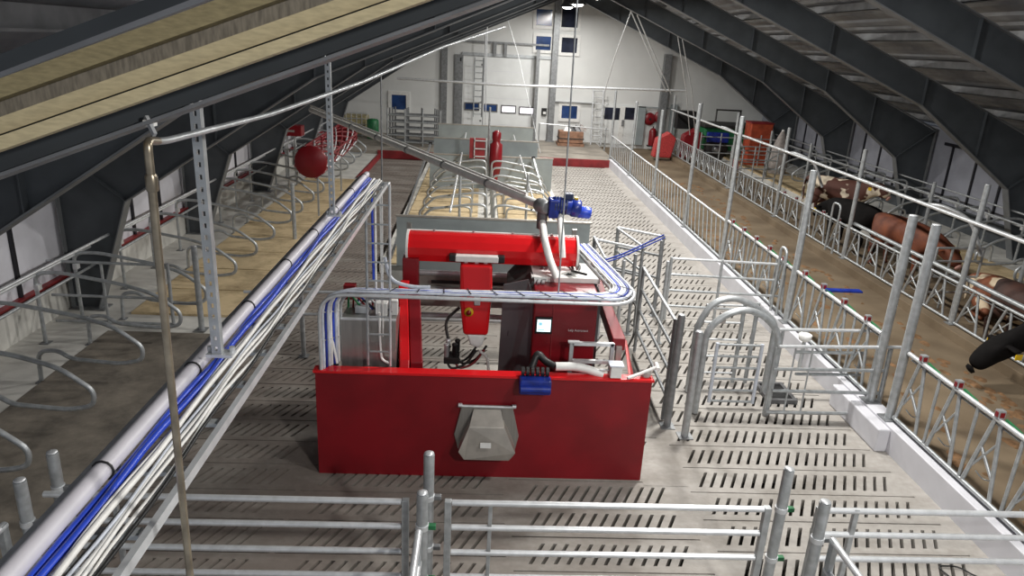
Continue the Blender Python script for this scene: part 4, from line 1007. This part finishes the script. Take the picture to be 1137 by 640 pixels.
# hanging lines
for k,(pts,r) in enumerate((((ony(694,-4,25),ony(703,18,25),ony(740,102,27)),.022),((ony(703,-4,25),ony(708,18,25),ony(745,104,27)),.022),((ony(707,-4,25),ony(683,62,26),ony(671,104,27)),.018),((ony(749,18,26),ony(762,100,27),ony(766,150,28)),.018),((ony(753,18,26),ony(768,100,27),ony(772,150,28)),.018),((ony(560,10,30),ony(575,60,30),ony(600,170,28)),.012),((ony(541,30,29),ony(539,140,29),Vector((ony(539,140,29).x,29,FZ))),.02))):
    rod(pts,r,['pale suspended line slanting from the roof to the cross bar, left of the crossing pair','pale suspended line slanting from the roof, right of the crossing pair','thin suspended line crossing the slanting pair','pale line hanging over the feed alley, nearer the gable post','pale line hanging over the feed alley, nearer the red mixer','thin cable slanting down beside the overhead door','thin upright pipe before the overhead door'][k],'galv_light',nm='suspension_line',cat='line')
# rack of dark gates at the far left
for k in range(4):
    y=29.2+.25*k; a=ony(430+3*k,128,y); b=ony(489-2*k,128,y)
    t=thing('stacked_gate',(a.x,y,FZ),'dark tubular gate in the leaning stack by the gable, %s from the front'%ORD[k],'gate','stack of spare gates by the gable')
    for j in range(5): MB().tube([(a.x,y,FZ+.15+.26*j),(b.x,y,FZ+.15+.26*j)],.03,6).build('rail','galv_dark' if k else 'galv',t)
    for j in range(4): x=a.x+(b.x-a.x)*j/3; MB().tube([(x,y,FZ),(x,y,FZ+1.45)],.032,6).build('upright','galv_dark' if k else 'galv',t)
p=onz(397,142,FZ); p.x+=.35
t=thing('mesh_crate',(p.x,p.y,FZ),'wire mesh crate filled with hay near the far corner','crate')
cx_,cy_=p.x,min(p.y+.2,31.5)
MB().box((cx_-.5,cy_,FZ+.08),(cx_+.5,cy_+.9,FZ+.85)).build('hay_fill','hay',t,.06)
o=MB()
for k in range(6):
    x=cx_-.55+.22*k; o.tube([(x,cy_-.03,FZ),(x,cy_-.03,FZ+1.0)],.015,5)
for k in range(5): o.tube([(cx_-.55,cy_-.03,FZ+.05+.23*k),(cx_+.55,cy_-.03,FZ+.05+.23*k)],.015,5)
o.build('mesh_side','galv_light',t)
o=MB().lathe([(.24,0),(.25,.02),(.25,.75),(.2,.8),(.08,.82)],(ony(414,143,31).x,31,FZ),(0,0,1),16); tag(o.build('barrel','green'),'green barrel between the hay crate and the stack of gates','barrel')
# red mesh-covered drum on the wall-side beds and red box
ca=onx(352,186,-4.75); cb_=onx(395,152,-4.75)
ca=onz(345,180,1.58); cb_=onz(382,152,1.60)
t=thing('lattice_drum',ca,'red lattice-sided drum lying over the far wall-side beds','drum')
dd=(cb_-ca).normalized(); u_=dd.orthogonal().normalized(); w_=dd.cross(u_); L=(cb_-ca).length
MB().lathe([(.06,-.03),(.35,-.02),(.37,0),(.37,.05)],ca,dd,24).build('end_disc','red',t); MB().lathe([(.37,0),(.37,.04),(.1,.06)],cb_,dd,24).build('end_disc','red',t)
for s in (1,-1):
    for k in range(12):
        P=[]
        for j in range(13):
            f=j/12; a=2*PI*k/12+s*f*2.6; P.append(ca+dd*L*f+(u_*math.cos(a)+w_*math.sin(a))*.36)
        MB().tube(P,.024,5).build('lattice_bar','red' if s>0 or k%3==0 else 'galv_light',t)
for k in range(4):
    a=2*PI*k/4+.5; MB().tube([ca+(u_*math.cos(a)+w_*math.sin(a))*.37,cb_+(u_*math.cos(a)+w_*math.sin(a))*.37],.03,6).build('long_bar','red',t)
for f in (.15,.85):
    p=ca.lerp(cb_,f); MB().box((p.x-.02,p.y-.02,.16),(p.x+.02,p.y+.02,p.z)).build('leg','galv',t)
p=onx(323,146,-5.55); t=thing('motor_box',(-5.5,p.y,.13),'small red box on a steel column above the far wall-side beds','box')
MB().box((-5.85,p.y,p.z-.14),(-5.25,p.y+.4,p.z+.16)).build('housing','red',t,.02); MB().box((-5.7,p.y-.01,p.z-.02),(-5.45,p.y,p.z+.04)).build('plate','sack',t)
for x in (-5.72,-5.5): MB().box((x-.03,p.y+.15,.13),(x+.03,p.y+.21,p.z-.14)).build('column','galv_light',t)
# far machinery
pm=ony(812,150,29); t=thing('feed_mixer',(pm.x,29,.08),'dark farm machine parked at the gable end of the feed alley','machine')
MB().box((9.3,30.2,.5),(12.0,31.6,1.5)).build('body','green',t,.08); MB().box((9.2,30.0,1.45),(12.1,31.7,1.58)).build('hood','rubber',t,.03)
for x in (9.8,11.4):
    wl=MB().lathe([(.12,-.12),(.45,-.12),(.5,-.05),(.5,.05),(.45,.12),(.12,.12)],(x,30.0,.6),(0,-1,0),20).build('wheel','rubber',t); MB().lathe([(.05,.12),(.2,.13),(.05,.15)],(x,30.0,.6),(0,-1,0),14).build('wheel_rim','galv',wl)
MB().tube([(9.6,29.9,1.6),(9.6,29.9,2.2),(10.6,29.9,2.2),(10.6,29.9,1.6)],.04,8).build('roll_bar','rubber',t); MB().box((9.3,29.7,.9),(10.2,29.9,1.3)).build('side_tank','blue',t,.03)
MB().box((8.3,31.0,1.25),(9.1,31.5,2.0)).build('screen_box','black',t,.03)
def pbox(nm,lab,cat,u,v,y,w_,h,m,dep=.6,lid=None,z0=.06):
    p=ony(u,v,y); t=thing(nm,(p.x,y,z0),lab,cat); MB().box((p.x-w_/2,y,z0),(p.x+w_/2,y+dep,p.z+h/2)).build('body',m,t,.03)
    MB().box((p.x-w_/2-.02,y-.02,p.z+h/2),(p.x+w_/2+.02,y+dep+.02,p.z+h/2+.05)).build('lid',lid or m,t); return t
pbox('storage_bin','orange-red bin standing against the outer wall beyond the cattle','bin',846,146,27.9,.85,.55,'orange',.7,'red_dark',.26)
p=ony(869,150,26.2); t=thing('feed_sack',(p.x,26.2,.26),'tall pale cone-shaped sack beside the orange-red bin','sack')
MB().lathe([(.30,0),(.34,.3),(.30,.9),(.16,1.35),(.04,1.6)],(p.x,26.2,.26),(0,0,1),14).build('bag','sack',t); MB().lathe([(.05,1.5),(.06,1.56),(.04,1.62)],(p.x,26.2,.26),(0,0,1),10).build('tie','white',t)
random.seed(21)
for k,(u,v,m) in enumerate(((768,151,'red'),(758,156,'red_pale'))):
    p=ony(u,v,29.5); p.x-=.75*k; o=MB().prism([(p.x-.4,29.5,.2),(p.x+.35,29.5,.2),(p.x+.5,29.5,p.z+.05),(p.x+.2,29.5,p.z+.3),(p.x-.3,29.5,p.z)],(0,.5,0)); tag(o.build('machine_cover',m,None,.05),['red plastic cover leaning at the gable end of the feed fence','faded red cover lying low at the gable end of the feed fence'][k],'cover')
p=ony(800,154,22.9); tag(MB().box((8.0,22.2,1.0),(8.05,22.6,1.25)).build('sign_plate','red'),'small red plate fixed on the feed fence across the alley','plate')
# ------------------------------------------------------------------ cattle
def cow(x,y,z,ang,m,label,head=0,lie=False,scale=1.0,tagc=True):
    """continuous skinned body; local +x is forward"""
    V=[];E=[];Rr=[]
    def v(p,r,par=None):
        V.append(p); Rr.append(r if isinstance(r,tuple) else (r,r)); 
        if par is not None: E.append((par,len(V)-1))
        return len(V)-1
    dz=-.66 if lie else 0
    hip=v((-.72,0,1.16+dz),(.30,.29)); rump=v((-1.0,0,1.18+dz),(.21,.22),hip)
    mid=v((-.28,0,1.03+dz),(.40,.38),hip); m2=v((.15,0,1.04+dz),(.36,.37),mid); ch=v((.55,0,1.08+dz),(.29,.36),m2)
    if head==0: N=[((.80,0,1.18),(.20,.28)),((.98,0,1.28),(.16,.21)),((1.14,0,1.34),(.20,.19)),((1.30,0,1.22),(.17,.16)),((1.44,0,1.08),(.155,.14))]
    elif head==1: N=[((.85,0,1.0),(.19,.26)),((1.20,0,.80),(.14,.19)),((1.46,0,.71),(.20,.20)),((1.62,0,.53),(.155,.155)),((1.75,0,.35),(.135,.12))]
    else: N=[((.82,0,1.06),(.19,.26)),((1.02,.03,.98),(.15,.20)),((1.20,.05,.92),(.20,.19)),((1.34,.06,.79),(.17,.16)),((1.47,.07,.66),(.155,.14))]
    pv=ch; hi=None
    for i,(p,r) in enumerate(N):
        p=(p[0],p[1],p[2]+dz*(.8 if head==0 else .3)); pv=v(p,r,pv)
        if i==2: hi=pv
    hp=V[hi]
    for s in (-1,1):
        e=v((hp[0]-.03,hp[1]+s*.13,hp[2]+.04),(.045,.03),hi); v((hp[0]-.08,hp[1]+s*.31,hp[2]+.01),(.075,.03),e)
        if not lie:
            a=v((.55,s*.20,.74),.13,ch); b=v((.57,s*.21,.44),.068,a); c=v((.55,s*.21,.14),.048,b); v((.60,s*.21,.05),.062,c)
            a=v((-.66,s*.24,.80),.17,hip); b=v((-.58,s*.25,.66),.11,a); c=v((-.88,s*.24,.47),.062,b); d_=v((-.82,s*.24,.14),.046,c); v((-.76,s*.24,.05),.062,d_)
        else:
            a=v((.62,s*.26,.22),.11,ch); b=v((.92,s*.30,.12),.07,a); v((.66,s*.34,.07),.05,b)
            a=v((-.60,s*.34,.26),.16,hip); b=v((-.25,s*.46,.14),.09,a); c=v((-.55,s*.52,.09),.055,b); v((-.25,s*.55,.06),.05,c)
    tl=v((-1.16,0,1.22+dz),.045,rump); t2=v((-1.24,.02,.95+dz*.7),.022,tl); t3=v((-1.2,.03,.62+dz*.8),.02,t2); v((-1.19,.03,max(.08,.42+dz*.5)),.04,t3)
    me=bpy.data.meshes.new('cow'); 
    Vs=[(p[0]*scale,p[1]*scale,p[2]*scale) for p in V]
    me.from_pydata(Vs,E,[]); me.update()
    me.materials.append(MAT[m])
    o=bpy.data.objects.new('cow',me); C.objects.link(o); o.location=(x,y,z); o.rotation_euler=(0,0,ang)
    sm=o.modifiers.new('skin','SKIN'); sm.use_smooth_shade=True
    if not me.skin_vertices: 
        bm=bmesh.new(); bm.from_mesh(me); bm.verts.layers.skin.verify(); bm.to_mesh(me); bm.free()
    for i,sv in enumerate(me.skin_vertices[0].data):
        sv.radius=(Rr[i][0]*scale,Rr[i][1]*scale); sv.use_root=(i==0)
    ss=o.modifiers.new('sub','SUBSURF'); ss.levels=2; ss.render_levels=2
    # bake to a plain mesh
    dg=bpy.context.evaluated_depsgraph_get(); me2=bpy.data.meshes.new_from_object(o.evaluated_get(dg)); o.modifiers.clear(); o.data=me2
    if not me2.materials: me2.materials.append(MAT[m])
    for p_ in me2.polygons: p_.use_smooth=True
    tag(o,label,'cow')
    def child(mb,nm,mm):
        c=mb.build(nm,mm); c.parent=o
    N2=[Vector(V[i]) for i in (hi,)]
    hx,hy,hz=[q*scale for q in V[hi]]; mz=[q*scale for q in V[hi+2]]
    if tagc:
        for s in (-1,1): child(MB().box((hx-.13,hy+s*.30-.008,hz-.09),(hx-.04,hy+s*.30+.008,hz-.01)),'ear_tag','yellow')
    for s in (-1,1):
        q=Vector((hx,hy,hz)).lerp(Vector(mz),.22); child(MB().lathe([(.005,-.018),(.018,0),(.005,.018)],(q.x,q.y+s*.115*scale,q.z+.04),(0,1,0),8),'eye','black')
    q=Vector(mz); child(MB().lathe([(.03,-.01),(.075,.01),(.065,.045),(.02,.055)],(q.x,q.y,q.z),(1,0,-.7),12),'muzzle','skin_pink' if 'black' not in m else 'cow_black')
    return o
cow(9.9,19.2,.06,-1.0,'cow_spot','dark brown cow with cream blotches standing beyond the headlocks',scale=.92)
cow(8.95,16.6,.06,1.75,'cow_black','black cow standing just beyond the headlocks in front of the blotched cow',head=2,scale=.86)
cow(9.15,14.5,.06,-1.35,'cow_brown','red-brown cow standing broadside beyond the headlocks',scale=.88,head=2)
cow(9.7,11.6,.06,-1.35,'cow_spot2','brown cow with a large cream back resting beside the bed edge',lie=True)
cow(8.75,10.25,.06,-1.6,'cow_dark','very dark brown cow close behind the headlocks beside the black head',head=2,scale=.78)
p=onz(1085,408,.75)
cow(8.72,8.88,.06,PI-.02,'cow_black','black cow reaching its head with yellow ear tags through the feed fence',head=1)
# feed lying in the alley
random.seed(9)
o=MB()
for i in range(260):
    y=3+22*random.random()**1.1; x=7.45-abs(random.gauss(0,.5))
    if random.random()<.25: x=5.6+random.random()*.6
    r=.03+.07*random.random(); h=.012+.03*random.random(); n=7
    ring=[(x+r*math.cos(2*PI*j/n)*(.7+.6*random.random()),y+r*1.5*math.sin(2*PI*j/n)*(.7+.6*random.random()),.078) for j in range(n)]
    o.add(ring+[(x,y,.08+h)],[(j,(j+1)%n,n) for j in range(n)],True)
f=o.build('feed_scraps','feed_pile'); f['kind']='stuff'; tag(f,'brown scraps of silage scattered along the feed alley floor','feed')
# ------------------------------------------------------------------ render look
sc.view_settings.view_transform='Standard'; sc.view_settings.look='None'; sc.view_settings.gamma=1; sc.view_settings.exposure=0
sc.view_settings.use_curve_mapping=False
